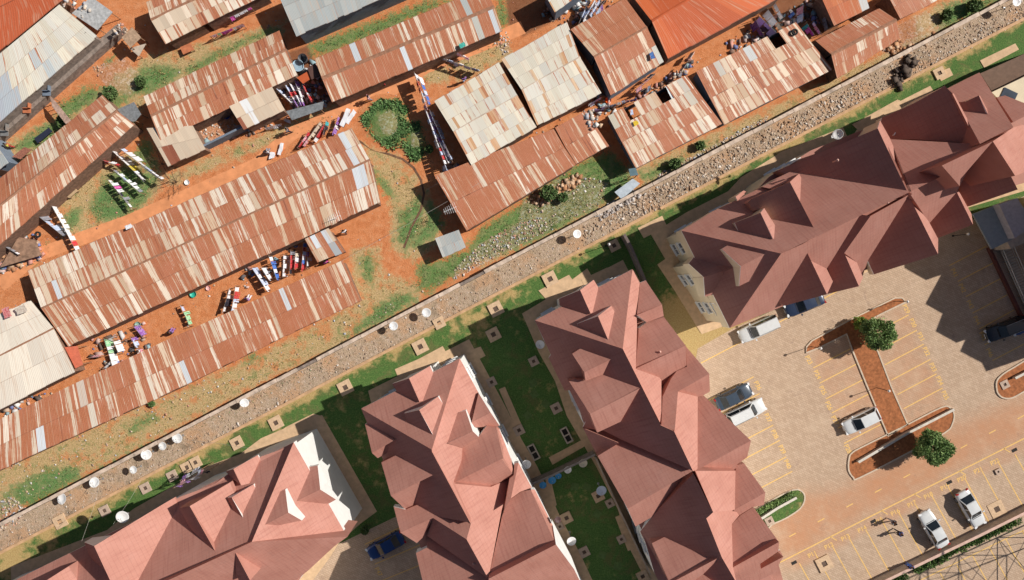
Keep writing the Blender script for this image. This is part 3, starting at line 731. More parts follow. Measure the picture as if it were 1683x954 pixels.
B4 = '''
mN N A110,545e A1008,72e A918,806
mD D A105,540e A918,806 B410,665 B515,712 D1160,500 D530,225x D385,150x D200,125e C490,800x C335,487x C285,490e C130,170e A255,860e
mL L A1008,72e A1075,197e A1045,495x A1050,600x B215,222x B400,290x B415,310x B415,665 A918,806
cD D A330,345e A525,265 A622,482 A590,485x A335,408e
cL L A525,265 A650,170e A690,235e A690,300x A655,462x A622,482
d1a D A500,575@mN A690,505 A785,727@mN A500,632x
d1b L A690,505 A812,410x A845,470x A808,730x A785,727
e1N N A1078,197e A1130,175e X1088,501 X1047,518@mL
e1S S X1088,501 X1091,520x X1063,530x X1047,518
e2N N X1091,521e X1126.7,568 X1045,606@mL X1050,540x X1063,530x
e2S S X1045,606 X1126.9,568 B612,205x B535,240x B490,300x B425,440x B415,310x B400,290x
e3N N B606,45e B790,260 B545,400 B520,705@mD B415,665x B425,440x B490,300x B535,240x B615,205x
e3L L B545,400 B700,440x D1200,480x D1180,500 D1160,500 B515,712
e3S S B545,400 B790,260 B795,400e B740,432e B700,440x
e4N N B700,440x B745,430e B1117,785 D1180,500
e4S S D1180,500 B1117,785 X1228,752e X1212,763e X1209,775x
e5L L D1180,500 E830,70x E825,385 E650,405@kD
e5N N E830,70x E845,25e E900,8e E1072,245 E825,385
e5S S E825,385 E1072,245 E1060,345e E970,362x E860,430x E790,410x
e6L L E650,405 E825,385x E860,430x E800,500x E810,850 E835,954x E860,1010x E720,770@kD E595,455x
e6N N E975,362e E1182,645 E810,850 E800,500x E870,430x
e6S S E810,850 E1182,645 E1178,715e E1190,712x E1030,822x E1035,862x E1216,765x E1180,830x E1212,945e E1230,1050x E860,1050x
e7N N E1030,820x E1190,713x E1217,765e E1035,862x
w0N N C360,130x C460,65x C742,185@mD C480,312
w0S S C480,312 C742,185 C685,325x C490,395x
w1N N C330,400x C380,378x C490,393x C685,325x C1022,466@mD C535,720
w1S S C535,720 C1022,466 C835,795x C605,902x
w2N N D215,122e D385,150x D560,235x D1160,500 D592,830 D330,370x D515,258x
w2S S D592,830 D1160,500 D1180,515x E160,440x E22,520e
w2D D D203,128e D515,258x D330,372e
kD D E490,90 E650,405 E595,455x E720,770 E860,1010x E300,1010x E190,850e E60,560e E160,435x
w3N N E155,655e E345,560x E712,762@kD E300,980
w3S S E712,762 E570,905x E420,1020x E300,980
w4N N E570,905@kD E700,1010x E440,1010x
'''
B3 = '''
mN N F65,535e F838,140e F618,855
mD D F65,535e F618,855 G400,10x G680,532 G200,440e F110,640e
mL L F838,140e F985,410e F930,642x F885,550x F740,805x F855,845x F850,945x G555,245x G685,540 G680,532x G400,10x F618,855
cD D F308,340e F440,296 F522,480 F500,485x F345,400e
cL L F440,296 F605,200e F632,258x F555,472x F522,480
d1a D F400,572x F520,545 F627,742@mN F430,640x
d1b L F520,545 F668,440x F712,505x F640,740x F627,742
d2N N F790,600x F833,562x F885,550x F940,712 F740,805@mL
d2S S F740,805 F940,712 F985,755x F858,842x
e1N N F985,412e F1080,565 F930,645x
e1S S F930,645 F1080,565 F1150,668e F960,682x
e2N N F1050,668e F1125,690x F1178,925x G912,65 G555,245@mL G600,90x F855,842x F985,755x
e2S S G555,245 G912,65 G1000,185e G830,272x
e2L L G555,245 G830,272x G970,210x G912,440x G815,945 G655,655x G685,540
g1L L G1035,92e G1132,275e G1050,305x G980,355x
g1N N G1005,100x G1035,92x G980,355x G930,440x G970,210x G1000,185z9.6
sL L F1105,660x F1150,700e F1240,930e G1000,185x G915,65x F1178,925x
e3N N G1125,290e G1310,692 G815,945 G912,500x G950,395x G980,358x G1055,305x
s3L L G1125,288x G1155,290e G1350,680e G1310,692x
e3S S G815,945 G1310,692 G1442,872e G1510,1010e G850,1010x
w1N N F95,655e F118,645e F332,778@mD F150,882
w1S S F150,882 F332,778 F322,850x F195,922e
w2N N G30,92e F420,857x G467,155@mD G100,335
w2S S G100,335 G467,155 G417,330x G350,378x G207,437e
w3N N G120,415e G207,437x G350,378x G417,330x G520,440x G685,540 G655,655x G410,498 G170,605
w3S S G170,605 G410,498 G355,600x G350,625x G290,682e
w3D D G410,498 G655,655x G815,945 G365,628e
w4N N G355,620x G815,945 G850,1010x G345,1010x G283,755e G365,715x
'''
B2 = '''
mN N I290,205e J95,320e K60,625e K165,560x K940,190x M495,245 J555,610
mD D I290,205e J555,610 I620,870e
xaD D K165,505e K920,188 K1153,686 K470,560x K350,578e
xaL L K920,188 K938,130e K1012,262e K1180,680x K1153,686
n2 N K1012,262e L110,568x L795,605 L820,612 L515,775x L530,850x M495,245 K1180,680x
xbD D L35,440x L45,400e L300,285e L540,150e L598,212 L793,603 L280,568x L110,568e
xbL L L598,212 L608,208x L820,606x L793,603
n3 N L560,172e L810,45e L1075,472 L815,605 L605,215x
d3a D L640,278@n3 L700,275x L805,225 L905,432@n3 L725,430x
d3b L L805,225 L815,228x L920,432x L905,432
n4 N L945,240e L1010,225e L1200,300 L1200,370x L1075,435x
g1L L L270,342@xbD L345,322x L388,318x L345,345x
d1a D J240,400x J415,332 J500,510@mN J270,472x
d1b L J415,332 J440,300x J512,415x J510,508x J500,510
x3aD D J330,262x J350,240x J615,122 J788,455@mN J512,415x J440,300x J370,318x
x3aL L J615,122 J678,65e J752,210x J792,458x J788,455
h1 N J425,155e J545,95e J620,110x J490,170x
h2 L J245,222e J300,180x J322,190x J258,250x
w2N N I340,430e I442,522 I640,462@mD I375,385x
w2S S I442,522 I640,462 I520,640x I452,655e
w2L L I442,522x I472,524x I470,628x I448,645e
d2N N J150,580x J190,553x J440,614@mD J280,697
d2S S J280,697 J440,614 J335,800x J270,832x
mS S J555,610 J700,545x J1060,340x K740,825x M495,245 w700,10 w500,330x w455,460x w300,495x w85,555e w0,590x I620,870e
x3D D J705,545@mS J868,888e w85,555e w0,470x J510,805x
x3L L J705,545 J815,610x J908,800e J868,888x
x4D D w435,100x w512,112 w383,295 w455,458e w300,497x w325,430x w300,365x w345,225@mS
x4L L w383,295 w445,340x w475,415e w455,458x
x4S S w700,8x w512,112 w383,295 w445,340x
x5D D w700,10@mS w845,300e w530,400e w500,335x w447,337x
x5L L w700,10 w800,140x w846,225e w845,300x
mS2 S M495,245 M735,125x L515,775x L820,612 M835,243x M640,465e
x6D D M835,243@mS2 M950,475e M690,575e M640,465x
x6L L M728,62x M835,243 M950,475x M940,400e M860,255x
s7 S L515,775 L915,585 L660,880x L655,935x
s8 S L820,612 L1080,474 L915,585x
x7D D L915,585@s8 M1270,225e M920,345e M862,250x L660,880x
x7L L L915,585 L1080,474 L1210,440x L1230,800e L1090,855x
'''
B1 = '''
mN N Q845,165e Q605,735 Q180,954x X100,1035 X-60,1110 X-60,996e
mL L Q845,165e R595,705e Q605,735
mS S Q605,735 R595,705e R520,760e R380,890e X480,960x X360,1060e X-60,1230x X-60,1110 X100,1035
eN N R375,305x R425,298e R440,435 R305,502@mL
eS S R305,502 R440,435 R530,492e R490,515e R330,520x
d1N N R200,450x R240,435x R257,567 R120,640@mN
d1S S R120,640 R257,567 R335,612x R200,640x
g1L L Q500,318 Q640,238e Q652,262e Q590,400x Q545,412@mN
g1D D Q455,332x Q500,318 Q545,412 Q510,385x
d2L L Q490,480 Q615,405e Q652,480x Q575,632@mN
d2D D Q465,482x Q490,480 Q575,632 Q520,585x
g3L L Q250,530 Q480,395e Q512,470x Q520,590x Q405,805@mN
g3D D Q190,540x Q250,530 Q405,805 Q250,655x
g4L L X154.7,898 X263,832e X287,818e X300,850x X250,954x X232,1010x X206,1008@mN
g4D D X138.5,891.6e X154.7,898 X206,1008 X168,965x
g5L L X72,957 X113,931e X128,956x X118,1000@mN
g6D D Q510,795@mS Q595,955x Q530,955x Q515,910x
g7D D R305,765x R380,890e R305,865x
'''
F4 = [(880, 527), (920, 503), (919, 491.5), (953, 477), (976, 460), (983, 472), (1040, 442.5), (1051.5, 465), (1061, 461), (1084, 503), (1118, 570), (1150, 600), (1160, 650), (1215, 735), (1222, 762), (1240, 800), (1245, 830), (1262, 885), (1275, 950), (1300, 1040), (1120, 1040), (1073, 948), (1052, 877), (1012, 798), (957, 703), (936, 640), (905, 585)]
F3 = [(593.6, 672), (650, 644), (645, 632), (675, 619), (707, 602), (712, 611), (755.5, 589), (786.5, 646), (818, 705), (845, 760), (875, 812), (915, 900), (955, 975), (985, 1040), (715, 1040), (690, 920), (680, 890), (652, 838), (628, 762), (612, 735), (600, 697)]
F2 = [(1119.9, 379.4), (1172, 347), (1251, 307), (1275, 281), (1348, 235), (1446, 196), (1463, 235), (1505, 170), (1554, 143), (1558, 146), (1610, 119.5), (1650, 180), (1720, 150), (1780, 280), (1672, 312), (1592, 340), (1595, 365), (1539, 392), (1538, 412), (1436, 451), (1405, 470), (1360, 483), (1288, 503), (1240, 525), (1199.4, 539.5), (1166, 485), (1132, 434), (1146, 424)]
F1 = [(482.7, 727.4), (571, 882.5), (550, 898), (509, 935), (490, 965), (420, 1060), (-70, 1200), (-70, 1000), (100, 935), (150, 895), (220, 855), (290, 815), (345, 795), (385, 765), (425, 748)]
def do_blocks():
    for nm, a in (('b4', ('salmon roofed apartment block right of the garden with the blue dishes', B4, F4, (), M_WHITE, (), (1080, 720))),
                  ('b3', ('salmon roofed apartment block between the dark lawn and the blue car', B3, F3, (), M_WHITE, (), (770, 800))),
                  ('b2', ('long salmon and dark brown roofed block standing above the parking lot and lane', B2, F2, (), M_CREAM, (), (1400, 370))),
                  ('b1', ('salmon roofed block in the lower left with a sunlit white end wall', B1, F1, (), M_WHITE, (), (300, 900)))):
        print(nm); block(*a[:6], origin=a[6], nowin=nm == 'b1', tile=M_TILE_VIGNETTE if nm == 'b2' else None, drop=2.4 if nm == 'b2' else .6)
do_blocks()

# block off to the right whose gabled roof shades the parking lot, and its porch in view
def side_block():
    o = W(1790, 520); t = empty('apartment_building', o, 'apartment block past the right edge whose gables shade the parking bays', 'apartment building', 'apartment blocks behind the boundary wall')
    hh = 11.4; off = Vector((.945, .325)) * (hh / math.tan(SUN_EL))
    shp = [(1480, 380), (1486, 441), (1521, 461), (1546, 452), (1520, 500), (1548, 516), (1537, 545), (1571, 564), (1586, 558), (1577, 578), (1613, 597), (1620, 611), (1700, 582), (1800, 560), (1800, 300)]
    P = [W(x, y).to_2d() + off - o.to_2d() for x, y in shp]
    b = MB(); b.prism([(p.x, p.y) for p in P], 8.6, hh); b.build('roof', [M_TILE], t).data.uv_layers.new(name='UVMap')
    Q = offset_poly([(p.x, p.y) for p in P], -.8)
    b = MB(); b.prism(Q, 0, 8.59); b.build('wall', [M_CREAM], t)
side_block()
def porch():
    o = W(1618, 385)
    t = empty('porch', o, 'grey blue flat porch roof in the shade at the right edge', 'porch')
    q = [W(*p, 3.0) - o for p in ((1599, 352), (1640, 336), (1668, 392), (1630, 410))]; b = MB(); b.prism([(p.x, p.y) for p in q], 2.8, 3.0); b.build('roof', [simple('blue_grey_sheet', (.26, .30, .33), .6, .1)], t)
    q = [W(*p, 4.0) - o for p in ((1642, 336), (1672, 326), (1700, 370), (1668, 392))]; b = MB(); b.prism([(p.x, p.y) for p in q], 3.0, 4.0); b.build('canopy', [simple('lilac_plaster', (.42, .40, .44), .8)], t)
    q = [W(*p) - o for p in ((1600, 356), (1641, 340), (1671, 394), (1632, 412))]; b = MB(); b.prism([(p.x, p.y) for p in q], 0, 2.8); b.build('wall', [M_CONC], t)
    o = W(1650, 450); t = empty('access_ramp', o, 'slatted grey ramp with pale rails beside the shaded parking bays', 'ramp')
    a, c = W(1648, 408) - o, W(1690, 505) - o; d = (c - a).normalized(); nn = Vector((-d.y, d.x, 0))
    b = MB()
    for i in range(24):
        p = a + (c - a) * (i / 23) ; b.box((p.x, p.y, .35), (.24, 1.1, .06), math.atan2(d.y, d.x))
    b.build('deck', [M_CONC], t)
    for s in (-1, 1):
        m = MB(); e = nn * (s * .62); m.tube([a + e + Vector((0, 0, .9)), c + e + Vector((0, 0, .9))], .05); m.tube([a + e + Vector((0, 0, .5)), c + e + Vector((0, 0, .5))], .03)
        for i in range(6):
            p = a + (c - a) * (i / 5) + e; m.tube([p, p + Vector((0, 0, .9))], .03)
        m.build('rail', [M_METAL], t)
    o = W(1650, 460); w_ = path_strip('retaining_wall', [(1622, 408), (1680, 530)], .28, .5, simple('maroon_wall', (.14, .05, .04), .9), None, h=.5); tag(w_, 'low maroon kerb wall along the heads of the shaded bays', 'wall')
porch()
def annex():
    o = W(1655, 150); t = empty('annex', o, 'cream flat roofed annex with a dark hatch at the upper right edge', 'building')
    q = [W(*p, 6.2) - o for p in ((1630, 152), (1672, 132), (1720, 108), (1760, 175), (1668, 190))]; b = MB(); b.prism([(p.x, p.y) for p in q], 0, 6.2); b.build('wall', [M_CREAM], t)
    q = [W(*p, 5.2) - o for p in ((1611, 121), (1668, 96), (1740, 62), (1752, 95), (1680, 128), (1630, 150))]; b = MB(); b.prism([(p.x, p.y) for p in q], 0, 5.2); b.build('terrace', [simple('shade_brown_terrace', (.16, .10, .07), .9)], t)  # terrace coloured dark brown to carry the shade lying on it
    c = W(1658, 157, 6.25) - o; b = MB(); b.box(c, (1.5, 1.1, .1), R(-25)); b.build('hatch', [M_GLASS], t)
annex()
# ============================================================ TIN SHACKS
RUST = [(.27, .085, .048), (.31, .105, .06), (.23, .068, .04), (.35, .13, .075)]
PALE = [(.74, .60, .46), (.68, .53, .39), (.76, .64, .51), (.62, .45, .31), (.80, .70, .58)]
OCH = [(.64, .40, .24), (.68, .48, .31), (.50, .22, .11), (.60, .34, .18)]
CREAMP = [(.70, .65, .54), (.68, .64, .55), (.72, .66, .54), (.66, .63, .56)]
GREYP = [(.42, .44, .43), (.38, .41, .41), (.46, .47, .45)]
def slope_mesh(quads, pal0, rust0, sheets_w=.70, rows=2, white=(), wcol=(.62, .66, .70), origin=None, holes=(), pmix=.5, seed=0, pal2=None):
    """quads: each [ridge0, ridge1, eave1, eave0] as (px,py,z). Returns verts, faces, tint, rust, uv, sheet-uv"""
    rg = random.Random(seed); V = []; Fc = []; T = []; Ru = []; U = []; L = []
    for qi, q in enumerate(quads):
        pal, rustiness = (pal0, rust0) if qi < 2 or not pal2 else (pal2, -.15)
        P = [W(*p) for p in q]; lr = (P[1] - P[0]).length; ls = (P[3] - P[0]).length
        n = max(1, round(lr / sheets_w)); rr = rows if ls > 3.2 else (1 if ls < 2.0 else min(rows, 2))
        def at(s, t): return (P[0] * (1 - s) + P[1] * s) * (1 - t) + (P[3] * (1 - s) + P[2] * s) * t
        nrm = (P[1] - P[0]).cross(P[3] - P[0]).normalized(); nrm = nrm if nrm.z > 0 else -nrm
        off = rg.uniform(0, .4); prev = []
        for j in range(rr):
            t0 = j / rr + (rg.uniform(-.02, .02) if j else 0); t1 = (j + 1) / rr + (.015 if j < rr - 1 else 0)
            s = -off / n
            runcol = None; run = 0
            while s < 1:
                nar = run <= 0 and pmix > .75 and pmix < 1 and rg.random() < .34
                w_ = (.42 if nar else rg.choice((.8, 1, 1, 1, 1.25))) / n; s0, s1 = max(0, s), min(1, s + w_); s += w_
                if seed and rg.random() < .03: t1 = t1
                if s1 - s0 < .004: continue
                te = t1 + (rg.uniform(-.012, .014) if j == rr - 1 else 0)
                c = at((s0 + s1) / 2, (t0 + te) / 2)
                if any((W(hx, hy, c.z).xy - c.xy).length < hr for hx, hy, hr in holes): continue
                lift = nrm * (.012 + .008 * rg.random() + .02 * (rr - 1 - j))
                k = len(V); V += [tuple(at(a, b) + lift - (nrm * .012 if b > t0 else nrm * 0)) for a, b in ((s0, t0), (s1, t0), (s1, te), (s0, te))]
                Fc.append((k, k + 1, k + 2, k + 3))
                if run <= 0:
                    run = rg.choice((1, 1, 2)) if pmix < .75 else 1; runcol = ('r' if nar else 'p') if .75 < pmix < 1 else ('p' if rg.random() < pmix else 'r')
                run -= 1
                cc = (s0 + s1) / 2; same = [m for m in prev if m[0] <= cc <= m[1]]
                if same and pmix < .75 and rg.random() < .5: runcol = same[0][2]
                prev = prev + [(s0, s1, runcol)] if j == 0 else prev
                col = rg.choice(pal if runcol == 'p' else (OCH if .75 < pmix < 1 else (pal if rg.random() < .75 else RUST))); ru = rustiness + (rg.uniform(-.22, .05) if runcol == 'p' else (.0 if .75 < pmix < 1 else rg.uniform(.06, .26)))
                for wx in white:
                    wp = W(wx[0], wx[1], c.z)
                    # the sheet lying over that point
                    e1 = (at(s1, .5) - at(s0, .5)); 
                    if abs((wp - c).dot(e1.normalized())) < e1.length / 2 + .02 and abs((wp - c).dot((P[3] - P[0]).normalized())) < ls * (te - t0) / 2:
                        col = wx[2] if len(wx) > 2 else wcol; ru = -.9
                v = .9 + .2 * rg.random(); T.append(tuple(min(1, x * v) for x in col)); Ru.append(ru)
                U.append([(a * lr + qi * 7.3, b * ls + qi * 3.1) for a, b in ((s0, t0), (s1, t0), (s1, te), (s0, te))])
                L.append([(0, 0), (1, 0), (1, 1), (0, 1)])
    return V, Fc, T, Ru, U, L
def tin_mesh(name, data, parent, origin, m=None, drop=.05):
    V, Fc, T, Ru, U, L = data
    vs = np.array(V) - np.array(tuple(origin)); k = len(vs)
    V2 = np.concatenate([vs, vs - np.array([0, 0, drop])]); F2 = [tuple(f) for f in Fc]; n = len(Fc)
    for f in Fc: F2.append(tuple(i + k for i in reversed(f)))
    side = []
    for fi, f in enumerate(Fc):
        for i in range(4): a, b = f[i], f[(i + 1) % 4]; F2.append((a, a + k, b + k, b)); side.append(fi)
    me = bpy.data.meshes.new(name); me.from_pydata(V2.tolist(), [], F2); me.materials.append(m or M_IRON)
    idx = list(range(n)) + list(range(n)) + side
    me.color_attributes.new('tint', 'FLOAT_COLOR', 'CORNER'); me.attributes.new('rust', 'FLOAT', 'CORNER')
    me.uv_layers.new(name='UVMap'); me.uv_layers.new(name='Sheet')
    CA = []; RA = []; A1 = []; A2 = []
    for pi in range(len(F2)):
        s = idx[pi]
        for q in range(4):
            uq = q if pi < n else (3 - q if pi < 2 * n else 0)
            CA += [*T[s], 1.0]; RA.append(Ru[s]); A1 += U[s][uq]; A2 += L[s][uq]
    me.attributes['tint'].data.foreach_set('color', CA); me.attributes['rust'].data.foreach_set('value', RA)
    me.uv_layers['UVMap'].data.foreach_set('uv', A1); me.uv_layers['Sheet'].data.foreach_set('uv', A2)
    # make normals point up
    me.update(); o = link(bpy.data.objects.new(name, me), parent)
    if n and me.polygons[0].normal.z < 0: me.flip_normals()
    return o
SH = 0
def shack(label, slopes, pal=PALE, rust=.62, eave=2.3, ridge=3.0, wall=M_MUD, cap=True, doors=1, capcol=None, **kw):
    """slopes: list of 4-point lists in the photo, ridge side first (r0, r1, e1, e0)"""
    global SH; SH += 1
    cx = sum(p[0] for s in slopes for p in s) / (4 * len(slopes)); cy = sum(p[1] for s in slopes for p in s) / (4 * len(slopes))
    o = W(cx, cy); t = empty('tin_shack', o, label, 'shack', 'tin roofed shacks of the settlement')
    qs = []
    for s in slopes:
        zz = s[4] if len(s) > 4 else (ridge, ridge, eave, eave)
        qs.append([(s[i][0], s[i][1], zz[i]) for i in range(4)])
    d = slope_mesh(qs, pal, rust, seed=SH * 11, **kw); tin_mesh('roof', d, t, o)
    if cap and len(slopes) > 1:
        a, c = W(*qs[0][0]) - o, W(*qs[0][1]) - o; m = MB(); dd = (c - a); L = dd.length; n = max(1, int(L / 2.4)); hz = Vector((-dd.y, dd.x, 0)).normalized()
        for i in range(n):
            p, q = a + dd * (i / n), a + dd * ((i + 1.01) / n); up = Vector((0, 0, .075 + .012 * (i % 2))); dn = Vector((0, 0, -.03))
            m.add([p + hz * .19 + dn, p + up, p - hz * .19 + dn, q + hz * .19 + dn, q + up, q - hz * .19 + dn], [(0, 1, 4, 3), (1, 2, 5, 4), (0, 3, 5, 2), (0, 2, 1), (3, 4, 5)])
        m.build('ridge_cap', [simple('rust_cap', (.36, .18, .11), .8, .25, 3) if capcol is None else capcol], t)
    # walls under the eaves
    m = MB()
    for q in qs:
        P = [W(*p) - o for p in q]
        c = sum(P, Vector()) / 4; ins = []
        for p in P:
            v = c - p; v.z = 0; ins.append(p + v.normalized() * .32)
        P0 = [Vector((p.x, p.y, -.02)) for p in ins]; P1 = [p - Vector((0, 0, .16)) for p in ins]
        a = sum(P0[i].x * P0[(i + 1) % 4].y - P0[(i + 1) % 4].x * P0[i].y for i in range(4))
        if a < 0: P0 = P0[::-1]; P1 = P1[::-1]
        if kw.get('holes'):
            m.add(P0 + P1, [(0, 1, 5, 4), (1, 2, 6, 5), (2, 3, 7, 6), (3, 0, 4, 7)])
        else: m.add(P0 + P1, [(3, 2, 1, 0), (4, 5, 6, 7), (0, 1, 5, 4), (1, 2, 6, 5), (2, 3, 7, 6), (3, 0, 4, 7)])
    m.build('wall', [wall], t)
    # doors along the lower eave
    s = qs[-1]; a, c = W(*s[3]) - o, W(*s[2]) - o; dd = (c - a); k = max(1, int(dd.length / 3.5)) if doors else 0; ndir = Vector((dd.y, -dd.x, 0)).normalized()
    cen = W(*s[0]) - o
    if ndir.dot(a - cen) < 0: ndir = -ndir
    for i in range(k):
        p = a + dd * ((i + .5) / k) - ndir * .20; m = MB(); m.box((p.x, p.y, .95), (.8, .06, 1.85), math.atan2(dd.y, dd.x)); m.build('door', [simple('blue_door', (.08, .14, .22), .7) if i % 2 else simple('brown_door', (.12, .06, .04), .8)], t)
    return t
def bi(P, s, t):
    return tuple((P[0][i] * (1 - s) + P[1][i] * s) * (1 - t) + (P[3][i] * (1 - s) + P[2][i] * s) * t for i in range(2))
shack('longest rust and cream striped gable roof in the middle of the settlement',
      [[(68, 507), (608, 263), (578, 211), (45, 446)], [(68, 507), (608, 263), (625, 333), (112, 570)],
       [(501, 393), (540, 375), (566, 415), (522, 432), (2.5, 2.5, 2.2, 2.2)]],
      white=[(92, 475), (576, 255), (566, 240), (588, 290), (600, 285), (520, 395), (534, 390), (545, 405, (.42, .45, .48)), (559, 402)], eave=2.2, ridge=3.0, rust=.60, pmix=.62)
shack('lowest long narrow rust striped roof running along the dry grass strip',
      [[(-30, 703), (270, 561), (300, 636), (-30, 787)], [(270, 561), (430, 489), (458, 558), (300, 636)], [(430, 489), (563, 428), (593, 495), (458, 558)]],
      eave=2.1, ridge=2.6, rust=.66, cap=False, white=[(62, 722), (302, 607), (467, 490), (150, 668, (.62, .55, .46)), (132, 650, (.62, .52, .44))], pmix=.42)
shack('pale cream two sided roof with a red rag at the left edge', [[(-30, 600), (88, 540), (50, 494), (-30, 528)], [(-30, 600), (88, 540), (123, 612), (-30, 688)]],
      pal=[(.76, .68, .58), (.79, .71, .60)], rust=.05, pmix=1, sheets_w=1.6, eave=2.4, ridge=2.9)
shack('steep slanted striped roof with cream and rust sheets in the left middle', [[(192, 182), (-30, 363), (-30, 318), (168, 156)], [(192, 182), (-30, 363), (-30, 430), (221, 205)]],
      eave=2.4, ridge=3.1, rust=.60, pmix=.5, capcol=None)
shack('striped roof with a rubble filled open yard notched into its lower side', [[(248, 191), (470, 82), (459, 50), (236, 159)], [(248, 191), (470, 82), (489, 124), (264, 232)],
      [(241, 211), (317, 207), (338, 246), (276, 274), (2.35, 2.35, 2.2, 2.2)], [(377, 175), (447, 143), (468, 181), (401, 214), (2.35, 2.35, 2.2, 2.2)]], rust=.58, pmix=.6, pal2=[(.66, .53, .40), (.62, .50, .38)], white=[(410, 180, (.72, .72, .72)), (418, 190, (.72, .72, .72))])
shack('dark rust gable roof with one bright new sheet above the laundry path', [[(529, 129), (812, 11), (797, -21), (517, 97)], [(529, 129), (812, 11), (826, 51), (546, 169)]],
      rust=.72, pmix=.38, eave=2.5, ridge=3.2, rows=1, white=[(588, 85), (666, 93), (764, 10, (.45, .48, .47)), (786, 42, (.5, .5, .46)), (812, 35)])
shack('blue grey single sheet roof at the top edge beside the grass bank', [[(455, -14), (700, -120), (712, -38), (487, 60)]], pal=GREYP, rust=.18, pmix=1, eave=2.9, ridge=3.2, wall=M_BLUEW, rows=3)
shack('roof at the top edge with a plain cream lower corner near the wooden bench', [[(248, 33), (345, -13), (335, -35), (240, 4)], [(248, 33), (316, 3), (335, 41), (272, 73)], [(316, 3), (420, -42), (440, -10), (335, 41)]],
      rust=.5, pmix=.6, white=[(262, 45, (.62, .50, .38)), (275, 40, (.62, .5, .38)), (290, 35, (.62, .50, .38)), (305, 28, (.62, .5, .38)), (318, 22, (.62, .50, .38))])
shack('orange red painted roof in the top left corner', [[(-40, -60), (60, -60), (103, 0), (-40, 118)]], pal=[(.52, .12, .05), (.48, .10, .04)], rust=-.2, pmix=1, cap=False, eave=2.9, ridge=3.3, sheets_w=2.4)
shack('broad cream patched roof below the orange roof in the top left corner', [[(-40, 122), (98, 8), (160, 60), (-40, 237)]], pal=CREAMP, rust=.28, pmix=1, cap=False, eave=2.5, ridge=2.9, wall=M_BLOCK, rows=3,
      white=[(5, 160, (.40, .44, .48)), (20, 150, (.42, .46, .5)), (35, 170, (.4, .44, .48)), (10, 185, (.42, .45, .5)), (75, 110, (.50, .54, .55)), (90, 85, (.60, .60, .56))])
shack('small grey roof at the left edge beside the slanted striped roof', [[(-30, 205), (-5, 240), (14, 268), (-30, 300)]], pal=GREYP, rust=.1, pmix=1, cap=False, wall=M_BLUEW, eave=2.5, ridge=2.6)
shack('weathered cream grey gable roof with a pale ridge beside the striped laundry', [[(745, 217), (850, 157), (820, 103), (714, 167)], [(745, 217), (850, 157), (882, 209), (775, 272)]], pal=CREAMP, rust=.36, pmix=.84, rows=3, eave=2.8, ridge=3.4, capcol=M_WALLTOP)
shack('cream grey gable roof with rust stripes left of the dark rust roof', [[(857, 148), (953, 94), (932, 36), (824, 98)], [(857, 148), (953, 94), (989, 154), (883, 207)]], pal=CREAMP, rust=.36, pmix=.82, rows=3, eave=2.7, ridge=3.2, capcol=M_WALLTOP)
shack('tall dark rust gable roof with a blue cloth left of the orange roof', [[(976, 94), (1063, 45), (1027, -4), (938, 49)], [(976, 94), (1063, 45), (1091, 102), (1004, 158)]], rust=.68, pmix=.4, eave=3.0, ridge=3.7, wall=M_BLUEW, white=[(1077, 90, (.60, .58, .52))])
shack('large plain orange corrugated roof at the top edge', [[(1071, 35), (1150, -12), (1112, -60), (1036, -10)], [(1071, 35), (1200, -35), (1290, -8), (1098, 97)]], pal=[(.56, .115, .036), (.52, .105, .032), (.60, .135, .042)], rust=-.1, pmix=1, sheets_w=1.1, rows=1, eave=2.8, ridge=3.5, capcol=M_ORANGE)
shack('rust striped roof with square openings above the weedy bank', [[(999, 191), (1128, 124), (1157, 164), (1022, 234), (2.5, 2.5, 2.6, 2.6)], [(1022, 234), (1157, 164), (1187, 204), (1045, 277), (2.6, 2.6, 2.3, 2.3)]], rust=.58, pmix=.55, rows=2, cap=False, wall=M_BLUEW,
      holes=[(1041, 179, .75), (1099, 160, .75), (1091, 150, .6)], white=[(1012, 205, (.60, .55, .45)), (1073, 172, (.62, .50, .38)), (1085, 160, (.62, .50, .38)), (1129, 150, (.55, .50, .44)), (1140, 160, (.55, .5, .42))])
shack('rust striped roof with one dark opening and two grey sheets beside the lane', [[(1144, 118), (1308, 37), (1338, 76), (1167, 162), (2.6, 2.6, 2.6, 2.6)], [(1167, 162), (1338, 76), (1369, 114), (1190, 205), (2.6, 2.6, 2.3, 2.3)]], rust=.56, pmix=.6, rows=2, cap=False, wall=M_BLUEW,
      holes=[(1277, 63, .62), (1283, 74, .62)], white=[(1182, 112, (.58, .54, .48)), (1236, 88, (.60, .62, .62)), (1228, 80, (.60, .62, .62))])
shack('ribbed dark brown gable roof with pale flecks in the upper right', [[(1366, 90), (1473, 33), (1445, 14), (1340, 67)], [(1366, 90), (1473, 33), (1479, 63), (1376, 130)]], rust=.66, pmix=.35, eave=2.4, ridge=3.2)
shack('small rust striped roof touching the top edge beside the weedy corner', [[(1457, -10), (1525, -45), (1552, -5), (1480, 32)]], rust=.62, pmix=.4, cap=False)
shack('small orange roof with a white sheet between laundry and the ribbed roof', [[(1347, -10), (1412, -40), (1429, 14), (1371, 43)]], pal=[(.50, .14, .045), (.46, .12, .04)], rust=-.1, pmix=1, cap=False, sheets_w=1.3, white=[(1422, 8, (.6, .6, .6))])
shack('brown streaked roof sloping down to the grass left of the rubble patch', [[(714, 289), (910, 212), (928, 243), (741, 335), (2.7, 2.7, 2.5, 2.5)], [(741, 335), (928, 243), (947, 271), (767, 380), (2.5, 2.5, 2.2, 2.2)]], rust=.72, pmix=.36, rows=1, cap=False)
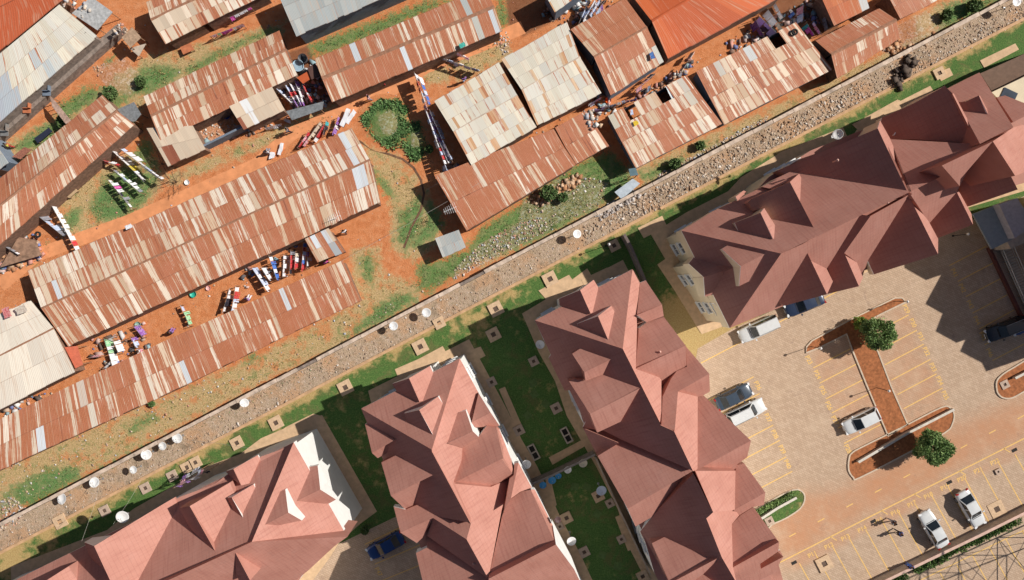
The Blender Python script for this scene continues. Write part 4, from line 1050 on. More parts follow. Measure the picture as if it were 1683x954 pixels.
shack('short rust roof littered with scrap between the brown and pierced roofs', [[(912, 210), (964, 182), (982, 211), (929, 242), (2.7, 2.7, 2.5, 2.5)], [(929, 242), (982, 211), (1001, 240), (947, 270), (2.5, 2.5, 2.2, 2.2)]], rust=.6, pmix=.5, rows=1, cap=False)
shack('cream and rust roof corner at the top edge beside hanging laundry', [[(893, -14), (960, -50), (968, -20), (912, 21)]], pal=CREAMP, rust=.4, pmix=.8, cap=False, eave=2.9, ridge=3.0, wall=M_BLUEW)
shack('lone small grey sheet roof standing on the grass near the wall', [[(715, 392), (754, 378), (766, 407), (728, 424), (2.05, 2.05, 1.95, 1.95)]], pal=GREYP, rust=.2, pmix=1, cap=False, doors=0, sheets_w=.6, wall=M_WOOD)
def flat_thing(name, poly, z, th, m, label, cat, group=None, legs=True, tilt=0):
    o = W(sum(p[0] for p in poly) / len(poly), sum(p[1] for p in poly) / len(poly)); b = MB()
    t = empty(name, o, label, cat, group)
    P = [W(x, y, z) - o for x, y in poly]; b.prism([(p.x, p.y) for p in P], z - th, z); b.build('top', [m], t)
    if legs:
        for p in P:
            l = MB(); q = p * .88; l.box((q.x, q.y, (z - th) / 2), (.07, .07, z - th)); l.build('leg', [M_WOOD], t)
    return t
flat_thing('kiosk', [(200, 62), (217, 45), (232, 62), (214, 79)], 2.1, .06, simple('plank_top', (.40, .27, .18), .9, .3, 4), 'small square plank roofed stall loaded with scrap near the top left', 'stall')
flat_thing('lean_to', [(213, 80), (225, 76), (240, 72), (228, 93)], 1.0, .05, M_CONC, 'little grey lean-to board beside the plank roofed stall', 'board')
flat_thing('bench', [(296, 78), (312, 71), (319, 82), (301, 90)], .55, .08, simple('orange_board', (.50, .17, .08), .8, .2), 'orange wooden bench on the red path near the top', 'bench')
flat_thing('bench', [(106, 322), (122, 308), (128, 314), (114, 326)], .5, .06, simple('tan_board', (.48, .34, .20), .8, .2), 'tan wooden bench beside the slanted striped roof', 'bench')
flat_thing('gutter_shed', [(1010, 316), (1040, 294), (1052, 302), (1022, 328)], 1.2, .05, simple('pale_blue_sheet', (.46, .52, .58), .6), 'pale blue sheet shed by the pale topped wall', 'shed')
flat_thing('gutter_shed', [(1033, 278), (1045, 276), (1049, 288), (1036, 290)], 2.4, .05, simple('teal_sheet', (.10, .17, .20), .6), 'tiny dark teal roof on posts at the wall', 'shed')
flat_thing('low_roof', [(470, 183), (532, 167), (530, 180), (480, 198)], 1.9, .05, simple('grey_tin', (.20, .21, .22), .6, .3, 4), 'dark grey lean-to sheets below the courtyard laundry', 'roof', legs=True)
flat_thing('low_roof', [(193, 180), (220, 168), (232, 188), (222, 200), (206, 200)], 2.0, .05, simple('grey_tin', (.20, .21, .22)), 'grey frame roof joined to the end of the slanted striped roof', 'roof')
flat_thing('low_roof', [(82, 158), (90, 166), (118, 200), (108, 204), (86, 176)], 1.9, .05, simple('mixed_tin', (.42, .28, .22), .7, .4, 4), 'narrow crooked tin strip beside the grass patch at left', 'roof')
flat_thing('solar_sheet', [(56, 228), (80, 210), (86, 216), (62, 236)], .5, .05, simple('navy_panel', (.03, .035, .06), .4), 'dark navy ribbed panel lying on the grass at left', 'panel')
flat_thing('low_roof', [(20, 258), (40, 242), (52, 246), (34, 262)], 1.2, .05, simple('striped_rust', (.30, .12, .08), .8, .4, 6), 'small rusty ribbed cover at the left edge', 'cover')
flat_thing('low_roof', [(488, 128), (505, 118), (514, 128), (498, 138)], 2.0, .05, M_ORANGE, 'small orange red board above the courtyard laundry', 'roof')
flat_thing('low_roof', [(505, 112), (518, 104), (527, 126), (512, 131)], 2.2, .05, simple('brown_sheet', (.11, .055, .045), .8), 'dark brown sheet between the two striped roofs', 'roof')
flat_thing('low_roof', [(106, 571), (127, 569), (136, 600), (124, 606)], 2.1, .05, simple('coral_sheet', (.62, .16, .09), .8, .15), 'coral red painted sheet at the end of the pale cream roof', 'roof')
flat_thing('low_roof', [(0, 375), (0, 440), (68, 420), (58, 395), (30, 390)][1:], .9, .05, simple('mud_yard', (.30, .18, .12), .9, .4, 2), 'patched low cover beside the slanted roof at the left edge', 'cover', legs=True)
# grey block wall of the top left yard (it stands under the cream roof) and its three hatch covers
yw = path_strip('yard_wall', [(205, 52), (-60, 287)], .8, 1.2, M_BLOCK, None, h=1.2); tag(yw, 'rough grey block wall in front of the broad cream roof at top left', 'wall')
for (x, y), m, l in (((90, 150), M_BLUEW, 'grey hatch box on the block wall nearest the grass'), ((58, 178), simple('orange_board', (.50, .17, .08)), 'orange hatch box in the middle of the block wall'), ((22, 215), M_METAL, 'pale grey hatch box low on the block wall')):
    o = W(x, y); b = MB(); t = empty('hatch_box', o, l, 'hatch', 'hatch boxes on the grey block wall')
    for dx, dy, sx, sy in ((-.4, 0, .06, .9), (.4, 0, .06, .9), (0, .42, .86, .06), (0, -.42, .86, .06)): b.box((dx, dy, 1.5), (sx, sy, .5))
    b.build('frame', [m], t); b = MB(); b.box((0, -.65, 1.35), (.9, .5, .05)); b.build('flap', [m], t)
# junk yard strip between the orange and cream roofs
flat_thing('low_roof', [(118, 22), (150, -5), (185, 20), (160, 50)], 2.3, .06, simple('pale_grey_sheet', (.42, .42, .42), .7, .3, 3), 'pale grey sheets scattered with scrap over the top left yard', 'roof')
stones('roof_scrap', np.concatenate([scatter([(120, 20), (150, 0), (180, 20), (160, 45)], 26)]), (.1, .4), LP, 'loose scrap lying on the grey sheets at top left', 'scrap', z0=2.3)
stones('roof_scrap', scatter([(950, 195), (968, 188), (985, 215), (968, 222)], 36), (.1, .4), LP, 'pale scrap piled on the short rust roof', 'scrap', z0=2.55)
stones('roof_scrap', scatter([(205, 62), (217, 50), (228, 62), (214, 74)], 26), (.1, .3), LP, 'grey scrap piled on the plank roofed stall', 'scrap', z0=2.1)
# ============================================================ CARS
def car_paint(name, col): 
    m, nt, b = nodes(name); b.inputs['Base Color'].default_value = (*col, 1); b.inputs['Roughness'].default_value = .25; b.inputs['Coat Weight'].default_value = .5
    b.inputs['Metallic'].default_value = .1
    f = noise(nt, 2.5, 3); nt.links.new(ramp(nt, f, [(.3, tuple(c * .92 for c in col)), (.7, col)]), b.inputs['Base Color']); return m
M_CW = car_paint('white_paint_car', (.72, .73, .73)); M_CK = car_paint('black_paint_car', (.012, .014, .02)); M_CN = car_paint('navy_paint_car', (.03, .045, .09)); M_CB = car_paint('blue_paint_car', (.012, .04, .16)); M_CG = car_paint('slate_paint_car', (.05, .07, .10))
M_HL = simple('headlight_glass', (.75, .76, .78), .15, .02); M_TL = simple('tail_light_red', (.35, .01, .01), .3, .05); M_CG2 = mat_glass('car_glass', (.012, .016, .02)); M_RIM = simple('rim_alloy', (.45, .45, .46), .35, .05, 3, .7)
def car(label, px, py, ang, paint, L=4.4, Wd=1.72, Ht=1.45, kind='sedan', scale=1.0):
    o = W(px, py, .7); o.z = .03
    t = empty('parked_car', o, label, 'car', 'cars parked on the estate', ang)
    # body loft: x from rear (-) to front (+)
    if kind == 'sedan': xs = [(-.5, .74, .62, .80), (-.475, .90, .34, .90), (-.40, .97, .26, .93), (-.28, 1, .24, .95), (.05, 1, .24, .96), (.22, 1, .24, .93), (.36, .97, .25, .86), (.45, .90, .28, .78), (.49, .74, .36, .66), (.5, .55, .45, .60)]
    else: xs = [(-.5, .80, .50, .92), (-.48, .93, .34, 1.0), (-.40, .98, .26, 1.02), (-.2, 1, .24, 1.02), (.08, 1, .24, 1.0), (.24, 1, .24, .96), (.38, .97, .25, .90), (.46, .90, .30, .82), (.49, .76, .38, .70), (.5, .6, .46, .62)]
    m = MB(); n = 10; w2 = Wd / 2
    for x, ww, zb, zt in xs:
        w_ = w2 * ww; zm = zb + (zt - zb) * .55
        m.v += [(x * L, s * a, z) for s, a, z in ((-1, w_ * .86, zb), (-1, w_, zb + .12), (-1, w_, zm), (-1, w_ * .95, zt - .06), (-1, w_ * .80, zt + .015), (1, w_ * .80, zt + .015), (1, w_ * .95, zt - .06), (1, w_, zm), (1, w_, zb + .12), (1, w_ * .86, zb))]
    for i in range(len(xs) - 1):
        for j in range(n):
            j2 = (j + 1) % n; m.f.append((i * n + j, i * n + j2, (i + 1) * n + j2, (i + 1) * n + j)); m.m.append(0)
    m.f.append(tuple(reversed(range(n)))); m.f.append(tuple((len(xs) - 1) * n + j for j in range(n))); m.m += [0, 0]
    bd = m.build('body', [paint], t, True)
    md = bd.modifiers.new('b', 'SUBSURF'); md.levels = 1; md.render_levels = 1
    # greenhouse: bottom / top rings
    if kind == 'sedan': b0, b1, t0, t1 = -.37 * L, .22 * L, -.22 * L, .06 * L
    elif kind == 'hatch': b0, b1, t0, t1 = -.47 * L, .24 * L, -.36 * L, .06 * L
    else: b0, b1, t0, t1 = -.49 * L, .22 * L, -.44 * L, .10 * L
    zb = .90 if kind == 'sedan' else .97; zt = Ht; wb, wt = w2 * .90, w2 * .70
    B = [Vector((b0, -wb, zb)), Vector((b1, -wb * .93, zb)), Vector((b1, wb * .93, zb)), Vector((b0, wb, zb))]
    T = [Vector((t0, -wt, zt)), Vector((t1, -wt, zt)), Vector((t1, wt, zt)), Vector((t0, wt, zt))]
    m = MB(); m.add(B + T, [(0, 1, 5, 4), (1, 2, 6, 5), (2, 3, 7, 6), (3, 0, 4, 7)]); m.build('pillars', [paint], t)
    def pane(name, a, b_, c, d, ins=.09):
        cen = (a + b_ + c + d) / 4; nn = (b_ - a).cross(d - a).normalized(); q = [p + (cen - p).normalized() * ins + nn * .012 for p in (a, b_, c, d)]
        mm = MB(); mm.add(q + [p - nn * .03 for p in q], [(0, 1, 2, 3), (7, 6, 5, 4), (0, 4, 5, 1), (1, 5, 6, 2), (2, 6, 7, 3), (3, 7, 4, 0)]); return mm.build(name, [M_CG2], t)
    pane('windscreen', B[1], B[2], T[2], T[1], .10); pane('rear_window', B[3], B[0], T[0], T[3], .10)
    for s, q in ((0, (B[0], B[1], T[1], T[0])), (1, (B[2], B[3], T[3], T[2]))):
        a, b_, c, d = q; mab = (a + b_) / 2; mcd = (c + d) / 2
        pane('side_window', a, mab, mcd, d, .07); pane('side_window', mab, b_, c, mcd, .07)
    m = MB(); k = 7; crown = []
    for i in range(k):
        x = t0 + (t1 - t0) * i / (k - 1)
        for j in range(5):
            y = -wt + 2 * wt * j / 4; crown.append((x, y, zt + .045 * (1 - (2 * j / 4 - 1) ** 2) * (1 - .5 * abs(2 * i / (k - 1) - 1)) + .004))
    m.add(crown, [(i * 5 + j, (i + 1) * 5 + j, (i + 1) * 5 + j + 1, i * 5 + j + 1) for i in range(k - 1) for j in range(4)])
    m.build('roof', [paint], t, True)
    if kind == 'suv':
        for s in (-1, 1):
            r = MB(); r.tube([(t0 + .1, s * wt * .93, zt + .07), (t1 - .1, s * wt * .93, zt + .07)], .022); r.build('roof_rail', [M_METAL], t)
    for x in (-.31, .31):
        for s in (-1, 1):
            w_ = MB(); Mx = Matrix.Rotation(R(90), 3, 'X'); w_.lathe([(.0, -.1), (.30, -.1), (.325, -.06), (.325, .06), (.30, .1), (0, .1)], 18, (x * L, s * (w2 - .10), .325), M=Mx)
            wo = w_.build('wheel', [M_TYRE], t, True); h = MB(); h.lathe([(0, -.115), (.20, -.11), (.21, .11), (0, .115)], 14, (x * L, s * (w2 - .10), .325), M=Mx); h.build('rim', [M_RIM], wo)
    for s in (-1, 1):
        h = MB(); h.box((L * .478, s * w2 * .66, .66), (.22, .34, .15), s * .35 * -1); h.build('headlight', [M_HL], t)
        h = MB(); h.box((-L * .485, s * w2 * .70, .80), (.14, .32, .16), s * .3); h.build('tail_light', [M_TL], t)
        h = MB(); h.box((b1 * .80, s * (w2 + .09), .98), (.14, .20, .13)); h.build('wing_mirror', [paint], t)
    h = MB(); h.box((L * .47, 0, .60), (.10, w2 * .9, .10)); h.build('grille', [M_DARKV], t)
    h = MB(); h.box((b1 + .06, 0, zb + .035), (.05, w2 * 1.2, .02)); h.build('wiper', [M_DARKV], t)
    h = MB(); h.box((L * .498, 0, .42), (.04, .52, .12)); h.build('number_plate', [M_TRIM], t)
    return t
def IA(dx, dy): return math.atan2(-dy, dx)
car('white sedan beside the dark figures, left of the pair by the hedge', 1534.5, 870, IA(-.50, -.87), M_CW)
car('white sedan parked by the hedge with its bonnet toward the wall, right of the pair', 1595.5, 836, IA(.50, .87), M_CW, kind='sedan')
car('white hatchback parked alone against the planted strip of the T shaped island', 1415.5, 692, IA(-.90, .44), M_CW, kind='hatch', L=4.2, Ht=1.5)
car('slate blue sedan half under the salmon eave next to the white wagon', 1206, 652.5, IA(.90, -.44), M_CG, L=4.3)
car('white wagon with roof rails half under the salmon eave', 1226, 678, IA(.90, -.44), M_CW, kind='suv', L=4.5, Ht=1.6)
car('white car with a dark roof panel parked under the corner of the long block', 1247, 541, IA(-.90, .40), M_CW, kind='suv', L=4.6, Ht=1.65)
car('navy car hidden mostly beneath the brown roof edge of the long block', 1322, 500, IA(-.93, .37), M_CN, L=4.5)
car('black car in deep shade on the right numbered bays', 1653, 541, IA(-.93, .37), M_CK, kind='suv', L=4.6, Ht=1.6)
car('royal blue car in the shade between two salmon roofed blocks', 634, 897, IA(-.88, .47), M_CB, L=4.4)
car('blue car cut off by the right edge behind the black car', 1692, 530, IA(-.9, .42), M_CB, L=4.3)

# ============================================================ SATELLITE DISHES, LAMPS, MANHOLES
def dish(label, px, py, r=.46, h=1.7, m=None, z0=0.0, tilt=(.18, .1), cat='satellite dish', group='satellite dishes on poles'):
    m = m or M_DISH; o = W(px, py, z0 + h); o.z = z0
    t = empty('satellite_dish', o, label, cat, group)
    Mt = Matrix.Rotation(tilt[0], 3, 'X') @ Matrix.Rotation(tilt[1], 3, 'Y'); c = Vector((0, 0, h))
    b = MB(); b.lathe([(0.001, -.02), (r * .35, 0), (r * .7, .05), (r, .13), (r * 1.02, .125), (r * .7, .035), (r * .35, -.018), (.001, -.04)], 24, c, M=Mt); b.build('dish', [m], t, True)
    b = MB(); b.tube([(0, 0, 0), (0, 0, h - .04)], .035, 8); b.box((0, 0, .02), (.22, .22, .04)); b.build('pole', [M_METAL], t)
    b = MB(); tip = c + Mt @ Vector((0, 0, r * .85)); b.tube([c + Mt @ Vector((0, -r * .98, .1)), tip], .012, 5); b.box(tip, (.06, .06, .10)); b.build('feed_arm', [M_METAL], t)
    return t
def ordn(i): return ('first', 'second', 'third', 'fourth', 'fifth', 'sixth', 'seventh', 'eighth', 'ninth')[i]
for i, (x, y, r) in enumerate(((103, 820, .58), (156, 793, .55), (220, 772, .42), (241, 747, .56), (268, 733, .46), (292, 720, .56), (402, 662, .48), (647, 536, .48), (701, 514, .50), (948, 385, .46))):
    dish('white satellite dish on the stone lane, %s from the lower left end' % (ordn(i) if i < 9 else 'farthest'), x, y, r, random.uniform(1.2, 1.6), tilt=(random.uniform(-.25, .25), random.uniform(-.25, .25)))
dish('white dish at the eave of the lower left block above the lawn', 202, 849, .62, .9, z0=7.5)
dish('grey white dish standing at the upper left wall of the block right of the garden', 888, 566, .48, 3.2, tilt=(.2, -.2))
dish('bright white dish beside the wall left of the blue dishes', 865, 763, .5, 3.0)
dish('pale blue white dish near the right wall of the fenced garden', 988, 806, .55, 2.6, m=simple('pale_dish', (.52, .58, .70), .4, .05))
dish('white dish low in the fenced garden near the left wall', 939, 889, .5, 2.6)
dish('whitish dish right of the blue dishes by the garden fence', 933, 772, .40, 1.7)
dish('cream yellow dish by the garden fence nearest the right block', 958, 761, .47, 1.7, m=M_DISHB)
dish('blue dish by the garden fence nearest the left block', 892, 797, .40, 1.6, m=M_BLUED); dish('large blue dish in the middle of the blue trio', 907, 789, .44, 1.6, m=M_BLUED); dish('small blue dish at the right of the blue trio', 917.5, 782, .34, 1.6, m=M_BLUED)
dish('big white dish on the upper edge of the long block near the pale rubble', 1377, 221, .5, 1.2, z0=7.4, tilt=(.3, -.4))
dish('white dish with its shadow on the lane at the upper right corner', 1670, 3, .5, 1.8)
dish('white dish on the roof edge left of the garden', 916.5, 854, .34, .5, z0=8.9, m=simple('dark_dish', (.10, .06, .06), .6))
def lamp(label, px, py, h=2.6):
    o = W(px, py, h); o.z = .02; t = empty('garden_lamp', o, label, 'lamp', 'globe lamps around the parking lot')
    b = MB(); b.tube([(0, 0, 0), (0, 0, h - .1)], .035, 8); b.box((0, 0, .03), (.2, .2, .06)); b.build('pole', [M_DARKV], t)
    b = MB(); b.lathe([(0.01, -.15), (.11, -.10), (.15, 0), (.11, .10), (.01, .15)], 14, (0, 0, h)); b.build('globe', [M_DISH], t, True)
lamp('globe lamp at the left tip of the T shaped island', 1349, 573); lamp('globe lamp at the right tip of the T shaped island', 1491.5, 496); lamp('globe lamp halfway down the planted strip near the white hatchback', 1461, 643)
lamp('globe lamp in the shade by the grey blue porch', 1591, 385); lamp('globe lamp on the lawn by the lane at the head of the fence', 1001, 402)
k = 0
MH = [(904, 459, 1.5, 'by the lane above the block right of the garden'), (815, 508, 1.5, 'in the sun at the top of the dark garden lawn'), (811, 550, 1.4, 'in shade just below the sunlit garden pit'), (722, 531, 1.2, 'set into the kerb of the lane near two white dishes'), (691, 570, 1.5, 'above the block between the lawns'), (568, 637, 1.5, 'on the sunlit lawn between the lower left and middle blocks'),
      (454, 695, 1.4, 'on the lawn above the lower left block, nearest its white end'), (390, 728, 1.3, 'on the lawn above the middle of the lower left block'), (322, 760, 1.2, 'paired at the laundry of the lower left block, right'), (308, 768, 1.2, 'paired at the laundry of the lower left block, left'), (284, 782, 1.1, 'left of the paired lids near the laundry'), (240, 802, 1.1, 'in shade near the hanging laundry'), (173, 839, 1.1, 'in deep shade near the white eave dish'), (100, 857, 1.4, 'joined to the lane kerb at the lower left'),
      (877, 594, 1.0, 'small dark one at the wall near the grey white dish'), (808, 628, 1.0, 'at the right wall of the middle block near its top'), (914, 671, 1.1, 'near the long soakaway box in the shaded lawn'), (853, 707, 1.1, 'orange toned at the left edge of the shaded lawn'), (931, 851, 1.2, 'upper left in the fenced garden'), (920, 865, .8, 'small dark one touching the upper left lid of the fenced garden'), (1002, 827, .9, 'below the pale blue dish'), (1021, 886, .9, 'at the right wall of the fenced garden'), (960, 907, 1.1, 'near the low white dish of the fenced garden'), (983, 815, 1.2, 'under the pale blue white dish'), (1056, 947, 1.2, 'on the small sunlit lawn at the bottom'),
      (1354, 926, 1.6, 'on the numbered bays near the bottom edge'), (1638, 837, 1.7, 'at the hedge wall right of the two white sedans'), (1639, 775, .6, 'tiny white one near the drain grate in the bays'), (1650, 632, .9, 'on the right hand planted island'), (1543, 121, 1.2, 'on the grass strip behind the long block'), (1264, 856, .9, 'white framed one on the small grass island'), (1009, 404, 1.2, 'on the lawn by the lane at the head of the fence')]
for x, y, s, d in MH:
    o = W(x, y); o.z = .03; t = empty('inspection_chamber', o, 'square concrete chamber lid ' + d, 'manhole', 'square drain chambers on the estate', R(27))
    mt = simple('lid_%s' % ('tan' if s > 1.15 else 'grey'), (.60, .42, .27) if s > 1.15 else (.48, .36, .28), .9, .15, 4)
    b = MB(); h = .16 if s < 1.7 else .05; fr = .32 * s
    for dx, dy, sx, sy in ((-(s - fr) / 2, 0, fr, s), ((s - fr) / 2, 0, fr, s), (0, (s - fr) / 2, s - 2 * fr, fr), (0, -(s - fr) / 2, s - 2 * fr, fr)): b.box((dx, dy, h / 2), (sx, sy, h))
    b.build('frame', [mt], t); b = MB(); b.box((0, 0, h * .35), (s - 2 * fr, s - 2 * fr, h * .3)); b.build('lid', [simple('dark_lid', (.12, .08, .06), .9, .3)], t)
for x, y, l in ((931, 715, 'at the right wall of the shaded lawn'), (877, 743, 'at the left wall of the shaded lawn')):
    o = W(x, y); t = empty('soakaway_box', o, 'long narrow concrete box with dark slots ' + l, 'drain box', 'long drain boxes in the shaded lawn', R(117)); b = MB()
    for dx, dy, sx, sy in ((0, .35, 1.8, .14), (0, -.35, 1.8, .14), (.83, 0, .14, .58), (-.83, 0, .14, .58), (0, 0, .12, .58)): b.box((dx, dy, .15), (sx, sy, .3))
    b.build('frame', [M_CONC], t); b = MB(); b.box((0, 0, .05), (1.5, .5, .06)); b.build('floor', [M_DARKV], t)
# estate paving slabs and paths in the gardens
for px in ([(610, 662), (690, 612), (760, 580), (790, 570), (798, 585), (620, 680)], [(885, 478), (935, 452), (948, 470), (900, 495)], [(955, 460), (998, 440), (1010, 458), (965, 478)], [(425, 735), (470, 702), (515, 680), (528, 684), (540, 705), (440, 750)],
           [(1048, 375), (1088, 355), (1096, 372), (1058, 392)], [(902, 752), (955, 724), (962, 733), (908, 764)], [(820, 640), (830, 636), (858, 700), (848, 705)], [(1400, 205), (1478, 165), (1490, 180), (1418, 222)], [(1610, 100), (1668, 72), (1674, 82), (1617, 112)], [(1540, 120), (1560, 112), (1566, 124), (1546, 134)],
           [(895, 780), (903, 778), (915, 830), (905, 838)], [(1011, 850), (1020, 846), (1042, 900), (1032, 906)], [(1110, 480), (1150, 545), (1200, 528), (1180, 500), (1130, 470)]):
    s_ = sheet('paved_slab', px, .07, M_APRON, None, .09); tag(s_, kind='structure')
# light stepping stones in the dark lawn
for i, (x, y) in enumerate(((876, 630), (878, 648), (867, 683), (897, 664), (982, 845), (965, 800), (990, 912), (1015, 930), (945, 800))):
    o = W(x, y); b = MB(); b.box((0, 0, .02), (.8, .8, .05), R(27 + i * 7)); q = b.build('lawn_patch', [simple('moss_slab', (.10, .16, .05), .9, .2)], None, origin=o + Vector((0, 0, .01))); tag(q, kind='structure')

# ============================================================ WALLS, FENCES, HEDGES
def wall_thing(label, pts, w_, h, m, cap=None, name='garden_wall', cat='wall', capw=None):
    o = W(*pts[0]); t = empty(name, o, label, cat)
    a = path_strip('wall_face', pts, w_, h, m, None, h=h); a.data.transform(Matrix.Translation(-o)); a.parent = t
    if cap: c = path_strip('coping', pts, capw or w_ * 1.35, h + .08, cap, None, h=.076); c.data.transform(Matrix.Translation(-o)); c.parent = t
wall_thing('dark topped wall dividing the lawns between the long block and its neighbour', [(1021, 388), (1032, 408), (1054, 460), (1062, 482)], .22, 2.0, M_BLOCK, simple('dark_coping', (.16, .12, .11), .8))
wall_thing('thin wall crossing the garden between the two salmon blocks', [(872, 789), (905, 775), (942, 757), (975, 741)], .16, 1.8, M_BLOCK, simple('grey_coping', (.28, .24, .22), .8))
wall_thing('pale pink topped wall beside the hedge below the white sedans', [(1395, 973), (1500, 922), (1600, 874), (1700, 824)], .22, 1.1, M_CONC, simple('pink_coping', (.62, .42, .34), .8, .15))
wall_thing('straight white low wall across the lower planted island', [(1407, 758), (1485, 712), (1563, 672)], .20, .5, M_CONC, simple('pale_grey_coping', (.60, .55, .48), .8, .15))
wall_thing('white low wall along the small grass island hedge', [(1246, 852), (1275, 833), (1306, 816)], .20, .5, M_CONC, simple('pale_grey_coping', (.60, .55, .48)))
wall_thing('short white wall on the right hand planted island', [(1663, 621), (1720, 592)], .20, .5, M_CONC, simple('pale_grey_coping', (.60, .55, .48)))
wall_thing('thin pale wall along the garden side of the right block', [(975, 745), (1010, 822), (1040, 885), (1062, 930)], .12, 2.4, M_CONC, simple('tan_coping', (.42, .33, .26), .8))
wall_thing('low brick parapet at the front yard of the notched striped roof', [(290, 270), (345, 244), (408, 213)], .22, 1.5, M_BLUEW, None)

def leaves(name, centers, radii, n, size, pal, parent=None, flat=1.0, seed=0, hole=.35):
    rg = np.random.default_rng(seed); V = []; C = []
    k = rg.integers(0, len(centers), n); c = np.array(centers)[k]; r = np.array(radii)[k]
    d = rg.normal(0, 1, (n, 3)); d /= np.linalg.norm(d, axis=1)[:, None]
    rad = r * (hole + (1 - hole) * rg.random(n) ** .45) * (1 + .12 * np.sin(d[:, 0] * 7 + k) + .12 * np.sin(d[:, 1] * 9 + 2 * k))
    p = c + d * rad[:, None] * np.array([1, 1, flat]); a = rg.normal(0, 1, (n, 3)); a /= np.linalg.norm(a, axis=1)[:, None]
    a = a * .8 + d * .6; b = np.cross(a, rg.normal(0, 1, (n, 3))); b /= np.linalg.norm(b, axis=1)[:, None]; a /= np.linalg.norm(a, axis=1)[:, None]
    s = size * (.6 + .8 * rg.random(n))[:, None]
    v = np.stack([p - a * s, p + b * s * .45, p + a * s, p - b * s * .45], 1).reshape(-1, 3); f = np.arange(n)[:, None] * 4 + np.arange(4)
    col = np.array(pal)[rg.integers(0, len(pal), n)] * (.75 + .5 * rg.random((n, 1)))
    o = tint_mesh(name, v, f, col, M_LEAF, None, None)
    if parent: o.parent = parent
    return o
TP = [(.14, .26, .07), (.18, .32, .09), (.24, .40, .13), (.10, .19, .06), (.32, .45, .16)]
def tree(label, px, py, r, h, n=7000, pal=TP, name='tree', seed=1, leaf=.13, cat='tree'):
    o = W(px, py, h * .6); o.z = .1; t = empty(name, o, label, cat); rg = random.Random(seed)
    b = MB(); b.tube([(0, 0, 0), (.05, .03, h * .3), (-.03, .05, h * .55), (0, 0, h * .8)], .12, 8, r1=.03)
    cs = [(0, 0, h * .7), (.1, 0, h * .8), (0, .1, h * .6)]; rs = [r * .86, r * .7, r * .8]
    for i in range(16):
        a = i * 2.4; e = Vector((math.cos(a) * r * rg.uniform(.5, .72), math.sin(a) * r * rg.uniform(.5, .72), h * rg.uniform(.42, .95)))
        b.tube([(0, 0, h * rg.uniform(.25, .5)), e * .55 + Vector((0, 0, h * .15)), e], .05, 5, r1=.012); cs.append(tuple(e)); rs.append(r * rg.uniform(.24, .36))
    b.build('trunk', [M_BARK], t); leaves('crown', cs, rs, n, leaf, pal, t, .85, seed)
tree('round dark green tree on the stem of the T shaped island', 1440, 548, 2.0, 3.6, 15000, leaf=.10)
tree('dark green tree on the lower planted island beside the road', 1531, 735, 2.0, 3.6, 15000, seed=5, leaf=.11)
tree('small bright yellow green bush beside the tree on the T shaped island', 1413, 531, .85, 1.6, 1800, [(.25, .36, .05), (.16, .28, .04), (.30, .40, .10)], 'bush', 9, .10, 'bush')
for i, (x, y, r, l) in enumerate(((182, 153, .85, 'at the end of the slanted striped roof'), (232, 135, .7, 'on the grass right of the rubbish heap'), (705, 246, .5, 'in the shade of the striped laundry'), (902, 318, 1.0, 'left of the orange clay lumps'), (925, 325, .6, 'below the orange clay lumps'), (1555, 25, .7, 'beside the scrap heap in the upper right'), (1600, 10, .8, 'at the top edge above the lane'), (1108, 270, .7, 'on the weedy bank below the pierced roof'), (1150, 240, .55, 'between the weedy bank and the lane wall'), (106, 200, .8, 'beside the narrow tin strip at left'), (250, 664, .35, 'at the lower edge of the narrow rust roof'), (600, 870, .55, 'dark one in the shade above the blue car'))):
    tree('leafy green bush ' + l, x, y, r, r * 1.3, int(900 + 900 * r), [(.09, .19, .05), (.06, .14, .035), (.16, .25, .09)], 'bush', 20 + i, .11, 'bush')
def hedge(label, pts, w_, h, n, pal=TP):
    o = W(*pts[0]); t = empty('hedge', o, label, 'hedge'); cs = []; P = [W(*p) - o for p in pts]
    for i in range(len(P) - 1):
        L = (P[i + 1] - P[i]).length; m = max(2, int(L / .35))
        for j in range(m):
            q = P[i] + (P[i + 1] - P[i]) * (j / m); cs.append((q.x + random.uniform(-.12, .12), q.y + random.uniform(-.12, .12), h * random.uniform(.5, .65)))
    leaves('foliage', cs, [w_ * random.uniform(.35, .6) for _ in cs], n, .11, pal, t, .8, 3, .2)
    b = MB()
    for c in cs[::3]: b.tube([(c[0], c[1], 0), (c[0], c[1], h * .5)], .02, 5)
    b.build('stems', [M_BARK], t)
hedge('leafy hedge along the pale pink topped wall below the white sedans', [(1500, 934), (1545, 912), (1600, 884), (1660, 857), (1673, 851)], .95, .95, 9000, [(.05, .13, .03), (.08, .18, .03), (.14, .26, .05), (.03, .08, .02)])
hedge('leafy hedge piece at the bottom edge beside the bays', [(1440, 965), (1470, 950), (1486, 942)], .9, .9, 1800, [(.05, .13, .03), (.12, .22, .05)])
hedge('clipped dark hedge on the small grass island', [(1240, 842), (1270, 826), (1303, 810)], .65, .7, 2600)
